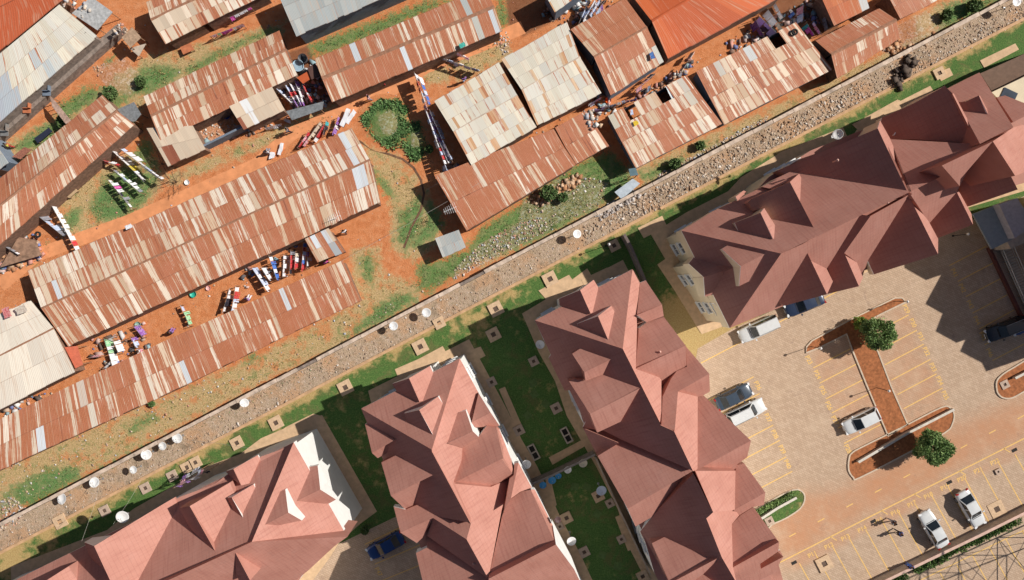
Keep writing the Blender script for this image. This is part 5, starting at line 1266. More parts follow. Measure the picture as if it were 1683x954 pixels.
# leafless shrub
def bare(px, py, label):
    o = W(px, py, 1.0); o.z = 0; t = empty('bare_shrub', o, label, 'shrub'); rg = random.Random(4); b = MB()
    b.tube([(0, 0, 0), (0, 0, .5)], .06, 6)
    def br(p, d, L, r, k):
        q = p + d * L; b.tube([p, (p + q) / 2 + Vector((rg.uniform(-.06, .06), rg.uniform(-.06, .06), .03)), q], r, 4, r1=r * .6)
        if k:
            for _ in range(3): br(q, (d + Vector((rg.uniform(-.8, .8), rg.uniform(-.8, .8), rg.uniform(-.2, .4)))).normalized(), L * .72, r * .6, k - 1)
    for i in range(7): a = i * .9; br(Vector((0, 0, .4)), Vector((math.cos(a), math.sin(a), .55)).normalized(), .75, .028, 3)
    b.build('branches', [M_BARK], t)
bare(284, 297, 'leafless brown shrub at the corner of the cream roof lobe'); bare(262, 268, 'leafless brown shrub just above the other bare shrub')
# ============================================================ LAUNDRY
CLC = {'white': ((.80, .79, .80), (.72, .72, .78)), 'pink': ((.72, .25, .34), (.80, .55, .58)), 'red': ((.60, .04, .05), (.50, .08, .08)), 'blue': ((.05, .13, .50), (.10, .22, .55)), 'pale blue': ((.42, .52, .75), (.60, .66, .80)),
       'purple': ((.24, .08, .38), (.40, .25, .55)), 'black': ((.02, .02, .03), (.05, .045, .06)), 'green': ((.20, .50, .28), (.45, .65, .42)), 'magenta': ((.60, .04, .35), (.70, .2, .45)), 'grey': ((.22, .22, .26), (.32, .32, .36)), 'cream': ((.70, .62, .50), (.62, .52, .42)), 'teal': ((.04, .32, .36), (.08, .4, .42)), 'yellow': ((.65, .50, .06), (.55, .45, .1))}
GM = {}
def garment_mesh(kind, col, var):
    k = (kind, col, var)
    if k in GM: return GM[k]
    rg = random.Random(hash(kind) % 97 + var * 13 if False else var * 13 + len(kind)); nx, nz = 7, 7; V = []; Fc = []
    if kind == 'sheet': wd, ht = .85, 1.05
    elif kind == 'shirt': wd, ht = .52, .62
    elif kind == 'trousers': wd, ht = .36, .85
    else: wd, ht = .45, .50
    ph = rg.random() * 6; sway = rg.uniform(.25, .6)
    for s in (1, -1):
        hh = ht if s == 1 else ht * rg.uniform(.45, .8); k0 = len(V)
        for j in range(nz):
            t = j / (nz - 1)
            for i in range(nx):
                u = i / (nx - 1) - .5; ww = wd
                if kind == 'trousers' and t > .4 and abs(u) < .1: pass
                V.append((u * ww * (1 - .06 * math.sin(t * 3)), s * (.02 + .13 * t) + sway * .35 * t * t * hh + .035 * math.sin(u * 14 + ph) * t, -t * hh + .01 * math.sin(u * 9)))
        for j in range(nz - 1):
            for i in range(nx - 1):
                if kind == 'trousers' and i == 2 and j > 2: continue
                a = k0 + j * nx + i; Fc.append((a, a + 1, a + nx + 1, a + nx))
    if kind == 'shirt':
        for s in (-1, 1):
            k0 = len(V); V += [(s * wd * .5, .02, -.02), (s * wd * .5, .05, -.22), (s * (wd * .5 + .22), .10, -.34), (s * (wd * .5 + .20), .04, -.10)]; Fc.append((k0, k0 + 1, k0 + 2, k0 + 3))
    me = bpy.data.meshes.new(kind); me.from_pydata(V, [], Fc); me.materials.append(mat_cloth('cloth_' + col.replace(' ', '_'), *CLC[col])); me.update(); GM[k] = me; return me
used_labels = {}
def clothesline(where, pts, cols, zs=1.5, n=None, kinds=('shirt', 'towel', 'trousers', 'sheet'), posts=True, fill=1.0, seed=None):
    rg = random.Random(seed if seed is not None else int(pts[0][0] * 7 + pts[0][1]))
    a, c = W(*pts[0], zs), W(*pts[-1], zs); o = Vector((a.x, a.y, 0)); t = empty('clothesline', o, 'clothesline ' + where, 'clothesline', 'clotheslines strung between the shacks')
    b = MB(); mid = (a + c) / 2 - Vector((0, 0, .08)); b.tube([a - o, mid - o, c - o], .010, 4); b.build('rope', [M_ROPE], t)
    if posts:
        for p in (a, c):
            m = MB(); q = p - o; m.tube([(q.x, q.y, 0), (q.x, q.y, zs + .06)], .035, 6); m.build('post', [M_WOOD], t)
    d = c - a; L = d.length; rz = math.atan2(d.y, d.x); s = .15
    while s < L - .25:
        kd = rg.choice(kinds); wd = {'sheet': .87, 'shirt': .62, 'trousers': .38, 'towel': .47}[kd] * .98
        if rg.random() < fill:
            col = rg.choice(cols); me = garment_mesh(kd, col, rg.randrange(3)); g = bpy.data.objects.new(kd, me)
            f = (s + wd / 2) / L; p = a + d * f; p.z -= .08 * (1 - abs(2 * f - 1)) - .0
            g.location = p; g.rotation_euler = (0, 0, rz + (math.pi if rg.random() < .25 else 0)); link(g)
            tag(g, '%s %s on the line %s' % (col, kd, where), 'laundry', 'laundry on the line ' + where)
        s += wd + rg.uniform(0, .08)
A_ = ['white', 'white', 'pale blue', 'pink', 'red', 'purple', 'white']
Z = lambda r, x, y: (r[0] + x / r[2], r[1] + y / r[2])
z3 = (420, 90, 5.61)
for i, ((x0, y0, x1, y1), w_) in enumerate((((185, 310, 330, 450), 'at the left of the walled court'), ((270, 280, 390, 490), 'second in the walled court'), ((305, 255, 420, 470), 'in the middle of the walled court'), ((355, 225, 435, 455), 'fourth in the walled court'), ((410, 235, 495, 405), 'at the right of the walled court'))):
    clothesline(w_, [Z(z3, x0, y0), Z(z3, x1, y1)], ['white', 'pink', 'purple', 'pale blue', 'red', 'white'], 1.5)
clothesline('nearest the green hump above the long roof', [Z(z3, 765, 560), Z(z3, 715, 700)], ['white', 'magenta', 'purple'], .9, posts=True)
clothesline('with pink cloth above the long roof', [Z(z3, 600, 610), Z(z3, 440, 830)], ['white', 'pink', 'white', 'cream'], .9)
clothesline('with white cloth above the long roof', [Z(z3, 630, 640), Z(z3, 520, 810)], ['white', 'white', 'red'], .9)
clothesline('with bright red cloth above the long roof', [Z(z3, 490, 700), Z(z3, 385, 860)], ['red', 'pink', 'red', 'yellow'], .9)
clothesline('with black cloth above the long roof', [Z(z3, 650, 600), Z(z3, 620, 740)], ['black', 'grey', 'black', 'teal'], .8)
clothesline('along the blue low parapet', [Z(z3, 70, 680), Z(z3, 230, 640)], ['white', 'white', 'pale blue'], 1.0)
z4 = (640, 60, 3.978)
clothesline('crossing the red path from the dark rust roof', [Z(z4, 160, 230), Z(z4, 245, 470)], ['red', 'white', 'pink', 'white'], 2.1, posts=False)
clothesline('beside the path rope with blue and white cloth', [Z(z4, 185, 250), Z(z4, 262, 460)], ['white', 'pale blue', 'blue'], 2.1, posts=False)
clothesline('in the deep shade left of the cream roof', [Z(z4, 235, 480), Z(z4, 365, 850)], ['white', 'pale blue', 'white', 'red'], 2.1)
clothesline('nearest the cream roof in deep shade', [Z(z4, 262, 480), Z(z4, 412, 820)], ['white', 'pale blue', 'white', 'white'], 2.1)
clothesline('short one in deep shade by the cream roof', [Z(z4, 250, 500), Z(z4, 385, 830)], ['white', 'white', 'purple'], 1.8)
clothesline('slanting over the grass below the dark rust roof', [Z(z4, 325, 135), Z(z4, 550, 210)], ['white', 'pale blue', 'white'], 1.6, fill=.7)
clothesline('at the bright end of the dark rust roof', [Z(z4, 420, 95), Z(z4, 512, 142)], ['white', 'pink'], 1.6)
z1 = (400, 340, 5.96)
for (x0, y0, x1, y1), w_, c_ in (((75, 590, 225, 820), 'with the big pale sheets in the red yard', ['white', 'pale blue']), ((165, 590, 230, 690), 'with two pale blue sheets in the red yard', ['pale blue', 'white']), ((245, 480, 325, 715), 'with orange and navy cloth in the red yard', ['white', 'red', 'blue', 'white', 'pale blue']),
    ((392, 465, 382, 690), 'with green and white cloth in the red yard', ['green', 'white', 'white']), ((460, 425, 452, 660), 'with dark cloth in the red yard', ['black', 'red', 'white', 'grey']), ((510, 440, 497, 610), 'with cream cloth in the red yard', ['cream', 'white', 'red']),
    ((590, 340, 568, 600), 'in the notch of the long roof', ['white', 'white', 'blue', 'red']), ((628, 385, 620, 600), 'nearest the wall in the notch of the long roof', ['white', 'white', 'purple'])):
    clothesline(w_, [Z(z1, x0, y0), Z(z1, x1, y1)], c_, 1.35, kinds=('sheet', 'sheet', 'shirt') if 'sheet' in w_ else ('shirt', 'towel', 'trousers'))
z2 = (130, 480, 6.814)
for (x0, y0, x1, y1), w_, c_ in (((1130, 150, 1235, 385), 'alone in the long red yard', ['white', 'pale blue', 'white', 'green']), ((600, 380, 710, 515), 'beside the grey basin in the red yard', ['pale blue', 'white', 'purple']), ((570, 505, 628, 620), 'with white and violet cloth in the red yard', ['white', 'pale blue', 'purple']),
    ((375, 545, 440, 695), 'with red and white cloth in the red yard', ['white', 'red', 'white', 'pink']), ((275, 520, 365, 810), 'longest at the left of the red yard', ['green', 'white', 'red', 'white', 'pink', 'blue']), ((300, 540, 400, 490), 'white one under the eave in the red yard', ['white']), ((105, 740, 220, 730), 'by the coral red sheet', ['pink', 'white', 'grey']), ((265, 860, 350, 780), 'at the lower left corner of the red yard', ['white', 'blue', 'pale blue'])):
    clothesline(w_, [Z(z2, x0, y0), Z(z2, x1, y1)], c_, 1.0)
clothesline('on the right side of the lone red yard bench', [(377, 474), (366, 512)], ['black', 'white', 'grey'], 1.2); clothesline('with black cloth right of the red yard bench', [(387, 470), (380, 512)], ['white', 'blue', 'red', 'pale blue'], 1.3)
zh = (0, 180, 3.973)
for (x0, y0, x1, y1), w_, c_, kk in (((240, 690, 400, 820), 'with blue and violet sheets at the left yard', ['pale blue', 'purple', 'pale blue', 'grey'], ('sheet',)), ((335, 625, 495, 925), 'with printed white cloth at the left yard', ['white', 'white', 'purple', 'red'], ('towel', 'shirt', 'sheet')), ((700, 455, 850, 640), 'lowest on the green triangle', ['magenta', 'black', 'white', 'black', 'grey'], ('shirt', 'trousers')),
    ((730, 390, 915, 545), 'in the middle of the green triangle', ['grey', 'white', 'pale blue', 'grey'], ('shirt', 'towel', 'trousers')), ((725, 265, 910, 440), 'with long white cloth over the green', ['white', 'white', 'yellow', 'white'], ('sheet', 'towel')), ((780, 255, 1050, 455), 'longest over the green triangle', ['white', 'white', 'white', 'pale blue'], ('towel', 'sheet')), ((660, 330, 760, 365), 'with red cloth by the slanted roof', ['red', 'white', 'red'], ('towel', 'shirt')), ((0, 880, 120, 950), 'at the left frame edge', ['white', 'grey'], ('shirt', 'towel'))):
    clothesline(w_, [Z(zh, x0, y0), Z(zh, x1, y1)], c_, 1.3 if y0 != 255 else 1.9, kinds=kk)
zi = (960, 90, 5.61)
for (x0, y0, x1, y1), w_, c_ in (((50, 515, 200, 505), 'above the scrap strewn short roof', ['pink', 'white', 'purple']), ((150, 490, 480, 405), 'above the pierced roof', ['white', 'pale blue', 'pale blue', 'white', 'purple']), ((40, 460, 145, 395), 'in the shade of the grey cream roof', ['purple', 'white', 'pink']), ((470, 330, 640, 185), 'under the eave of the tall rust roof', ['black', 'purple', 'grey', 'pink', 'black']), ((510, 345, 625, 275), 'beside the dark heap by the tall rust roof', ['black', 'pale blue', 'grey']), ((870, 200, 1000, 0), 'between orange roof and white skylight', ['grey', 'white', 'cream'])):
    clothesline(w_, [Z(zi, x0, y0), Z(zi, x1, y1)], c_, 1.5, fill=.9)
zj = (1200, 0, 7.01)
for (x0, y0, x1, y1), w_, c_ in (((515, 25, 625, 225), 'with plain white sheets right of the orange roof', ['white']), ((430, 100, 580, 300), 'with white sheets left of the plain ones', ['white', 'white', 'cream']), ((330, 180, 500, 345), 'with patterned white sheets below the orange roof', ['white', 'white', 'green']), ((290, 220, 370, 380), 'with violet sheet below the orange roof', ['purple', 'pale blue']), ((690, 90, 770, 180), 'with royal blue cloth near the dark yard', ['white', 'blue', 'blue']), ((850, 40, 840, 210), 'with pale lilac sheet near the dark yard', ['pale blue', 'pink']), ((880, 260, 970, 400), 'with magenta cloth in the dark yard', ['teal', 'magenta', 'white', 'magenta']), ((960, 240, 1045, 380), 'with grey cloth in the dark yard', ['cream', 'grey', 'white', 'grey']), ((1085, 140, 1130, 330), 'with dull violet sheets in the dark yard', ['purple', 'grey'])):
    clothesline(w_, [Z(zj, x0, y0), Z(zj, x1, y1)], c_, 1.3, kinds=('sheet', 'sheet') if 'sheet' in w_ else ('shirt', 'towel', 'trousers'))
zk = (820, 0, 6.47)
for (x0, y0, x1, y1), w_ in (((965, -20, 850, 250), 'leftmost at the top edge by the tall rust roof'), ((1030, -20, 900, 210), 'second at the top edge by the tall rust roof'), ((1080, -20, 960, 170), 'third at the top edge by the tall rust roof'), ((1150, -20, 1050, 110), 'rightmost at the top edge by the tall rust roof')):
    clothesline(w_, [Z(zk, x0, y0), Z(zk, x1, y1)], ['white', 'purple', 'black', 'pale blue', 'white'], 1.6)
clothesline('along the top path by the orange bench', [(345, 60), (398, 40)], ['white', 'green', 'pink', 'white', 'magenta'], 1.3); clothesline('under the eave of the cream cornered roof', [(375, 30), (412, 12)], ['magenta', 'white', 'pale blue'], 1.5)
clothesline('on the balcony side of the lower left block', [(286, 802), (345, 772)], ['white', 'purple', 'red', 'pink', 'white', 'black'], 4.0); clothesline('lower one at the lower left block', [(296, 790), (330, 772)], ['white', 'pale blue', 'purple'], 3.2)
# bedding and cloths spread flat
def spread(name, label, poly, z, m, cat='cloth', thick=.03):
    o = W(sum(p[0] for p in poly) / len(poly), sum(p[1] for p in poly) / len(poly), z)
    P = [W(*p, z) - o for p in poly]; n = 8; b = MB(); rg = random.Random(len(label)); V = []
    for j in range(n + 1):
        for i in range(n + 1):
            s, t = i / n, j / n; q = (P[0] * (1 - s) + P[1] * s) * (1 - t) + (P[3] * (1 - s) + P[2] * s) * t
            e = .06 * math.sin(9 * s + 3 * t + len(label)) * math.sin(5 * t)
            V.append((q.x + rg.uniform(-.03, .03), q.y + rg.uniform(-.03, .03), thick + abs(e) * .8))
    b.add(V, [(j * (n + 1) + i, j * (n + 1) + i + 1, (j + 1) * (n + 1) + i + 1, (j + 1) * (n + 1) + i) for j in range(n) for i in range(n)])
    q = b.build(name, [m], None, True, origin=o); tag(q, label, cat)
mw = mat_cloth('cloth_white', *CLC['white'])
spread('mattress_cover', 'long white sheet leaning by the path, left of its twin above the long roof', [(570, 178), (577, 181), (565, 210), (558, 206)], .5, mw, thick=.1)
spread('mattress_cover', 'long white sheet above the long roof nearest the green hump', [(581, 180), (586, 186), (573, 205), (567, 201)], .5, mw, thick=.1)
spread('white_cloth', 'white cloth standing alone on the red path above the long roof', [(461, 235), (467, 236), (462, 256), (456, 254)], .3, mw); spread('white_cloth', 'crumpled white cloth beside a crouching person on the red path', [(444, 250), (452, 251), (452, 259), (442, 262)], .3, mw)
spread('red_cloth', 'red rag spread on the pale cream roof at left', [(3, 508), (14, 504), (20, 520), (8, 524)], 2.95, mat_cloth('cloth_rag', (.50, .10, .12), (.62, .3, .28)))
spread('blue_cloth', 'blue cloth lying on the tall rust roof', [(1067, 88), (1073, 85), (1077, 96), (1070, 98)], 3.5, mat_cloth('cloth_blue2', (.06, .14, .38), (.1, .2, .45)))
spread('teal_cloth', 'teal cloth lying near the right end of the dark rust roof', [(754, 73), (763, 69), (766, 76), (757, 80)], 2.95, mat_cloth('cloth_teal2', (.05, .36, .30), (.1, .45, .38)))
spread('yellow_cloth', 'yellow cloth on the pierced roof', [(1040, 201), (1047, 198), (1050, 204), (1043, 208)], 2.7, mat_cloth('cloth_yellow2', (.75, .52, .05), (.65, .45, .05)))
spread('white_cloth', 'lilac white bundle on the pierced roof above the yellow cloth', [(1036, 181), (1040, 180), (1041, 189), (1036, 190)], 2.75, mat_cloth('cloth_pale_blue', *CLC['pale blue']))
spread('tarp', 'white tarpaulin filling an opening of the pierced roof', [(1093, 142), (1106, 138), (1120, 166), (1108, 172)], 2.45, simple('white_tarp', (.74, .78, .80), .5, .05), 'tarpaulin')
spread('plastic_sheet', 'white paper sheets lying on the top edge of the long striped roof', [(205, 372), (215, 368), (219, 374), (208, 378)], 2.7, mw)
spread('plastic_sheet', 'pale scrap sheet on the pale cream roof beside the red rag', [(24, 508), (40, 500), (46, 512), (30, 518)], 2.95, mat_cloth('cloth_cream2', (.62, .55, .46), (.5, .4, .34)))
# basins, tubs, tyres
def tub(label, px, py, r, h, m, z0=0, cat='basin', name='basin', fill=None):
    o = W(px, py, z0 + h); o.z = z0; t = empty(name, o, label, cat); b = MB(); b.lathe([(.01, .01), (r * .8, .01), (r, h), (r * 1.06, h), (r * .9, h * .3), (.01, .06)][::1], 20); b.build('bowl', [m], t, True)
    if fill: b = MB(); b.lathe([(.005, h * .75), (r * .93, h * .75)], 18); b.build('water', [fill], t)
tub('teal basin under the eave of the long roof', 317, 484, .36, .25, simple('teal_plastic', (.03, .40, .30), .4, .05)); tub('grey green basin in the red yard', 226, 534, .32, .25, simple('grey_green_plastic', (.25, .38, .32), .4))
tub('pink basin under the eave of the long roof', 342, 474, .26, .2, simple('pink_plastic', (.70, .38, .36), .4)); tub('orange tub by the tall rust roof', 999.5, 164.5, .34, .3, simple('orange_plastic', (.80, .12, .02), .4))
tub('blue basin at the left edge yard', 22, 401, .3, .25, simple('blue_plastic', (.03, .12, .45), .4)); tub('blue basin at the corner of the slanted striped roof', 200, 230, .3, .3, simple('blue_plastic', (.03, .12, .45)))
tub('blue basin in the rubble court of the notched roof', 372, 191, .34, .3, simple('blue_plastic', (.03, .12, .45))); tub('white basin on the red ground near the roof corner', 607, 342, .22, .2, M_DISH); tub('white basin below the leafless shrub', 307, 300, .28, .2, M_DISH)
tub('orange bowl between cream roof and brown roof', 876, 228, .3, .2, simple('tan_plastic', (.70, .26, .10), .5)); tub('wide pale blue tub beside the notched roof', 489.5, 108, .62, .6, simple('pale_blue_plastic', (.42, .58, .70), .4), cat='tub', name='tub', fill=simple('tub_water', (.30, .42, .52), .1))
tub('dark barrel top beside the wide pale blue tub', 497, 96, .5, .9, simple('black_plastic', (.06, .06, .07), .4), cat='barrel', name='barrel')
def tyre(label, px, py, z0=0):
    o = W(px, py, z0); b = MB(); b.lathe([(.19, 0), (.32, 0), (.36, .06), (.36, .14), (.32, .2), (.19, .2), (.19, 0)], 20); q = b.build('tyre', [M_TYRE], None, True, origin=o); tag(q, label, 'tyre')
tyre('tyre lying on the covered yard at the left edge', 63, 386, .95); tyre('old tyre lying on the top left yard', 139, 52, 2.4); tyre('pale ringed tyre on the roof with the dark opening', 1305.5, 53.5, 2.75)
# aerials on roofs
def aerial(label, px, py, z0, h=.9):
    o = W(px, py, z0); b = MB(); b.tube([(0, 0, 0), (0, 0, h)], .025, 5); b.tube([(-.7, -.3, h), (.7, .3, h)], .02, 4)
    for i in range(7):
        x = -.6 + .2 * i; L = .3 + .04 * i; b.tube([(x + L * .4, x * .43 - L, h), (x - L * .4, x * .43 + L, h)], .016, 4)
    q = b.build('tv_aerial', [M_DISH], None, origin=o); tag(q, label, 'aerial', 'television aerials on tin roofs')
aerial('white comb aerial at the lower edge of the long striped roof', 553, 360, 2.2); aerial('white aerial at the lower left corner of the brown streaked roof', 741, 346, 2.3)
# roof vents on apartment blocks
def vent(label, px, py, z):
    o = W(px, py, z); b = MB(); b.tube([(0, 0, -.5), (0, 0, .45)], .07, 8); b.lathe([(.01, .55), (.13, .45), (.13, .42), (.01, .42)], 10)
    q = b.build('roof_vent', [simple('vent_pink', (.60, .36, .30), .7)], None, True, origin=o); tag(q, label, 'vent pipe', 'vent pipes on the tiled roofs')
for i, (x, y, z, l) in enumerate(((1118, 741, 12.9, 'on the dark slope left of the crossing ridges'), (1150, 808, 12.9, 'on the dark slope below the crossing ridges'), (1373, 265, 12.6, 'on the dark slope of the long block near the tall cross gable'), (1333, 440, 9.8, 'on the brown gable of the long block nearest the tree'), (1647, 276, 10.2, 'on the rightmost brown gable of the long block'), (779, 924, 11.8, 'on the dark slope of the middle block'), (1083, 578, 11.6, 'on the upper right wing of the garden block'), (1078, 801, 12.0, 'on the wide left wing of the garden block'), (1237, 905, 10.4, 'on the lower right wing of the garden block'), (858, 914, 10.5, 'on the lower right slope of the middle block'), (783, 767, 10.5, 'on the middle right wing of the middle block'), (1455, 334, 12.3, 'near the ridge of the long block'), (1518, 299, 12.3, 'right of the ridge crossing of the long block'))):
    vent('short vent pipe ' + l, x, y, z)

CL = [(.75, .74, .74), (.6, .3, .25), (.2, .25, .5), (.35, .2, .15), (.1, .1, .11), (.55, .4, .3), (.3, .45, .5), (.7, .5, .45), (.12, .09, .08)]
for poly, n, l in (([(450, 130), (520, 95), (545, 165), (480, 180)], 120, 'household clutter filling the walled court'), ([(1040, 165), (1110, 120), (1135, 95), (1140, 110), (1060, 170)], 90, 'clutter under the eave of the tall rust roof'), ([(1190, 70), (1340, -5), (1370, 40), (1300, 40), (1200, 90)], 150, 'clutter between the orange roof and laundry yard'),
                   ([(0, 380), (60, 385), (75, 425), (0, 450)], 110, 'junk in the left edge yard'), ([(140, 560), (240, 530), (250, 570), (170, 620)], 60, 'scattered items at the left of the red yard'), ([(395, 410), (495, 375), (520, 425), (400, 480)], 70, 'scattered items at the right of the red yard'), ([(0, 655), (60, 630), (90, 640), (10, 690)], 60, 'items along the lowest roof at left'),
                   ([(880, 20), (1000, -10), (1010, 10), (930, 50)], 80, 'clutter at the top edge by the tall rust roof'), ([(720, 282), (745, 268), (770, 285), (750, 300)], 40, 'scrap on the corner of the brown streaked roof'), ([(960, 165), (1000, 150), (1010, 185), (975, 190)], 50, 'clutter between three roofs near the orange tub'), ([(320, 235), (480, 175), (560, 150), (562, 160), (430, 220), (330, 250)], 60, 'items along the blue parapet')):
    stones('clutter', scatter(poly, n), (.1, .42), CL, l, 'clutter', flat=.8, elong=2.2)
# ============================================================ PEOPLE
def person(label, px, py, face, shirt, legs, pose='walk'):
    o = W(px, py, .8); o.z = .01; t = empty('person', o, label, 'person', None, face)
    k = {'walk': .24, 'stand': .06, 'sit': 0}[pose]
    if pose == 'sit': hz = .45; J = [(0, 0, hz), (0, 0, hz + .28), (0, 0, hz + .50), (0, .02, hz + .60), (.03, .02, hz + .74)]
    else: hz = .92; J = [(0, 0, hz), (0, 0, hz + .28), (.03, 0, hz + .50), (.05, 0, hz + .60), (.07, 0, hz + .74)]
    V = list(J); E = [(0, 1), (1, 2), (2, 3), (3, 4)]; Rr = [.14, .13, .15, .055, .095]
    for s in (-1, 1):
        b = len(V); V += [(0, s * .19, J[2][2] - .01), (-.05 * 1, s * .25, J[2][2] - .28), (s * k * .8 + .12, s * .26, J[2][2] - .48), (s * k * .8 + .20, s * .26, J[2][2] - .53)]; E += [(2, b), (b, b + 1), (b + 1, b + 2), (b + 2, b + 3)]; Rr += [.065, .045, .036, .03]
        b = len(V)
        if pose == 'sit': V += [(0, s * .10, hz - .02), (.42, s * .14, hz), (.45, s * .14, .10), (.58, s * .15, .05)]
        else: V += [(0, s * .10, hz - .06), (-s * k * .5 + .04, s * .10, .48), (-s * k, s * .10, .09), (-s * k + .15, s * .11, .05)]
        E += [(0, b), (b, b + 1), (b + 1, b + 2), (b + 2, b + 3)]; Rr += [.10, .065, .045, .04]
    def skin(name, V, E, Rr, m, infl=0):
        me = bpy.data.meshes.new('tmpskin'); me.from_pydata(V, E, []); ob = bpy.data.objects.new('tmpskin', me); COL.objects.link(ob)
        md = ob.modifiers.new('s', 'SKIN'); sv = me.skin_vertices[0].data
        for i, r_ in enumerate(Rr): sv[i].radius = (r_ + infl, r_ + infl)
        sv[0].use_root = True; ob.modifiers.new('u', 'SUBSURF').levels = 1
        m2 = bpy.data.meshes.new_from_object(ob.evaluated_get(bpy.context.evaluated_depsgraph_get())); bpy.data.objects.remove(ob)
        m2.name = name; m2.materials.clear(); m2.materials.append(m); m2.polygons.foreach_set('use_smooth', [True] * len(m2.polygons)); return link(bpy.data.objects.new(name, m2), t)
    skin('body', V, E, Rr, M_SKIN)
    sh = [0, 1, 2, 5, 6, 13, 14]; mp = {v: i for i, v in enumerate(sh)}; skin('shirt', [V[i] for i in sh], [(mp[a], mp[b]) for a, b in E if a in mp and b in mp], [Rr[i] for i in sh], mat_cloth('cloth_' + shirt.replace(' ', '_'), *CLC[shirt]), .022)
    sh = [0, 9, 10, 11, 17, 18, 19]; mp = {v: i for i, v in enumerate(sh)}; skin('trousers', [V[i] for i in sh], [(mp[a], mp[b]) for a, b in E if a in mp and b in mp], [Rr[i] for i in sh], mat_cloth('cloth_' + legs.replace(' ', '_'), *CLC[legs]), .018)
    h = Vector(J[4]); b = MB(); b.lathe([(.002, .10), (.06, .085), (.10, .03), (.105, -.03), (.09, -.05)], 12, h + Vector((-.015, 0, .02))); b.build('hair', [M_HAIR], t, True)
    return t
person('person in pale top and dark trousers walking on the path below the dark rust roof', 606, 162, .4, 'pink', 'grey')
person('person in dark clothes walking on the red path below the walled court', 473, 215, .3, 'grey', 'black')
person('crouched person in white beside the crumpled cloth on the red path', 438, 250, 1.5, 'white', 'grey', 'sit')
person('person in violet top standing above the weathered cream roof', 763, 131, 2.0, 'purple', 'pale blue', 'stand')
person('person in red at the eave of the dark rust roof', 631, 139, 1.0, 'red', 'black', 'stand')
person('person in blue top walking over the numbered bays', 1477, 876, 2.6, 'blue', 'black'); person('person in dark green walking over the bays above the blue topped one', 1467, 858, 2.8, 'black', 'grey')
person('person in blue leaning at the hedge wall near the bottom edge', 1494, 930, 2.0, 'blue', 'blue', 'stand')
person('person in maroon sitting beside the notch of the long roof', 535, 431, 2.0, 'magenta', 'black', 'sit')
person('person in white and pink standing in the left part of the red yard', 231, 577, .2, 'white', 'pink', 'stand')
person('person in grey by the long roof corner on the open red ground', 567, 381, 2.2, 'white', 'black'); person('person in black in the middle of the long red yard', 279, 547, 1.2, 'black', 'purple', 'sit')
person('person at the lilac basin between the two red yards', 406, 492, 1.2, 'purple', 'white', 'sit')
for i, (x, y, l) in enumerate(((15, 240, 'orange and yellow'), (95, 0, 'x'))):
    if i == 0: person('person in yellow near the small rusty ribbed cover at left', x, y, 1.0, 'yellow', 'red', 'stand')

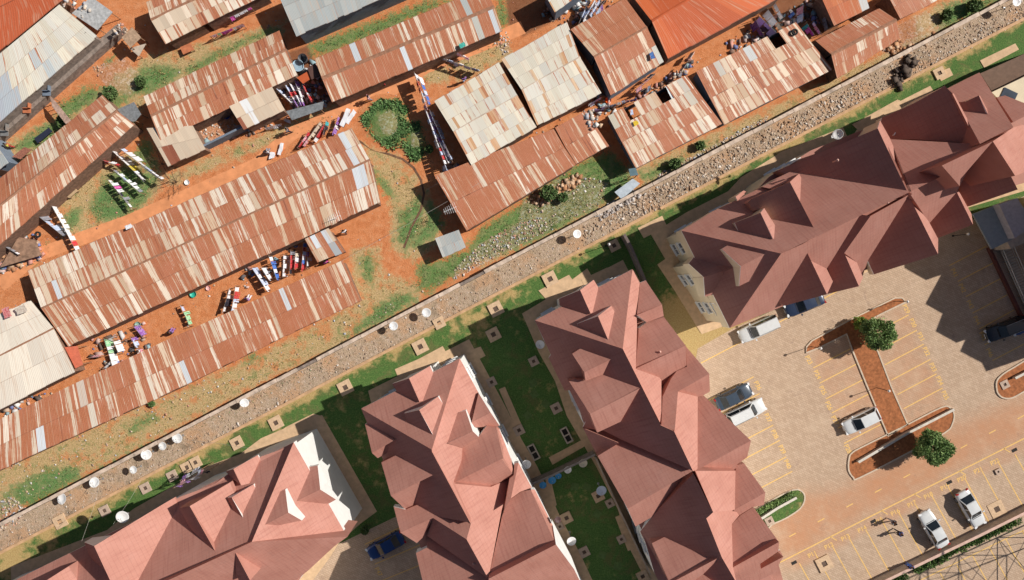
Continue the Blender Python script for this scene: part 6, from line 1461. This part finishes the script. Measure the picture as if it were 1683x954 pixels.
# ============================================================ wires, pylon beyond the right edge (its lattice shadow lies on the lower bays)
def wire(label, a, b_, r=.012):
    m = MB(); a, b_ = W(*a), W(*b_); o = a.copy(); mid = (a + b_) / 2 - Vector((0, 0, .3)); m.tube([a - o, mid - o, b_ - o], r, 4)
    q = m.build('overhead_wire', [M_ROPE], None, origin=o); tag(q, label, 'wire')
wire('thin wire rising from the lane to the eave at the lower left', (165, 790, 2.0), (134, 891, 8.6)); wire('thin wire between the lane and the white eave dish', (232, 790, 2.0), (186, 862, 8.2)); wire('thin wire crossing the lawn to the laundry of the lower left block', (295, 722, 1.6), (415, 738, 6.5))
wire('wire crossing the red ground toward the long roof corner', (548, 437, 2.2), (790, 300, 2.6)); wire('wire over the small red field from the grey sheet hut', (722, 300, 2.4), (700, 312, .5))
def pylon():
    base = W(1752, 905); t = empty('lattice_pylon', base, 'steel lattice mast beyond the lower right corner throwing a cross braced shadow', 'pylon'); b = MB(); n = 6
    lv = [(i * 4.3, 3.4 - i * .36) for i in range(n)]
    for i, (z, w_) in enumerate(lv):
        c = [Vector((sx * w_, sy * w_, z)) for sx, sy in ((-1, -1), (1, -1), (1, 1), (-1, 1))]
        for j in range(4): b.tube([c[j], c[(j + 1) % 4]], .05, 5)
        if i < n - 1:
            z2, w2 = lv[i + 1]; d = [Vector((sx * w2, sy * w2, z2)) for sx, sy in ((-1, -1), (1, -1), (1, 1), (-1, 1))]
            for j in range(4): b.tube([c[j], d[j]], .08, 6); b.tube([c[j], d[(j + 1) % 4]], .03, 5); b.tube([c[(j + 1) % 4], d[j]], .03, 5)
    b.build('lattice', [M_METAL], t)
    b = MB()
    for s in (-1, 1):
        for z, L in ((14, 5.5), (18, 4.5)): b.tube([(0, 0, z), (0, s * L, z + .5)], .07, 5); b.tube([(0, 0, z + 1.6), (0, s * L, z + .5)], .05, 5)
    b.build('cross_arm', [M_METAL], t)
pylon()
# ============================================================ CAMERA, LIGHT, RENDER
sc = bpy.context.scene
cam = bpy.data.cameras.new('camera'); co = link(bpy.data.objects.new('camera', cam)); co.location = (0, 0, H)
cam.sensor_width = 36; cam.lens = 18 / (841.5 * S / H); cam.clip_end = 2000; cam.clip_start = .5; sc.camera = co
EL = SUN_EL; SD = Vector((.945 * math.cos(EL), .325 * math.cos(EL), math.sin(EL))).normalized()
sun = bpy.data.lights.new('sun', 'SUN'); sun.energy = 5.0; sun.angle = R(.5); sun.color = (1, .95, .87)
so = link(bpy.data.objects.new('sun', sun)); so.rotation_euler = (-SD).to_track_quat('-Z', 'Y').to_euler(); so.location = (40, 15, 60)
w = bpy.data.worlds.new('World'); sc.world = w; w.use_nodes = True
sky = w.node_tree.nodes.new('ShaderNodeTexSky'); sky.sky_type = 'NISHITA'; sky.sun_disc = False
sky.sun_elevation = EL; sky.sun_rotation = math.atan2(SD.x, SD.y); sky.air_density = 1.0; sky.dust_density = 1.5
bg = w.node_tree.nodes['Background']; bg.inputs[1].default_value = .05
w.node_tree.links.new(sky.outputs[0], bg.inputs[0])
sc.view_settings.view_transform = 'Standard'; sc.view_settings.look = 'None'; sc.view_settings.gamma = 1; sc.view_settings.exposure = 0.0
sc.render.engine = 'CYCLES'
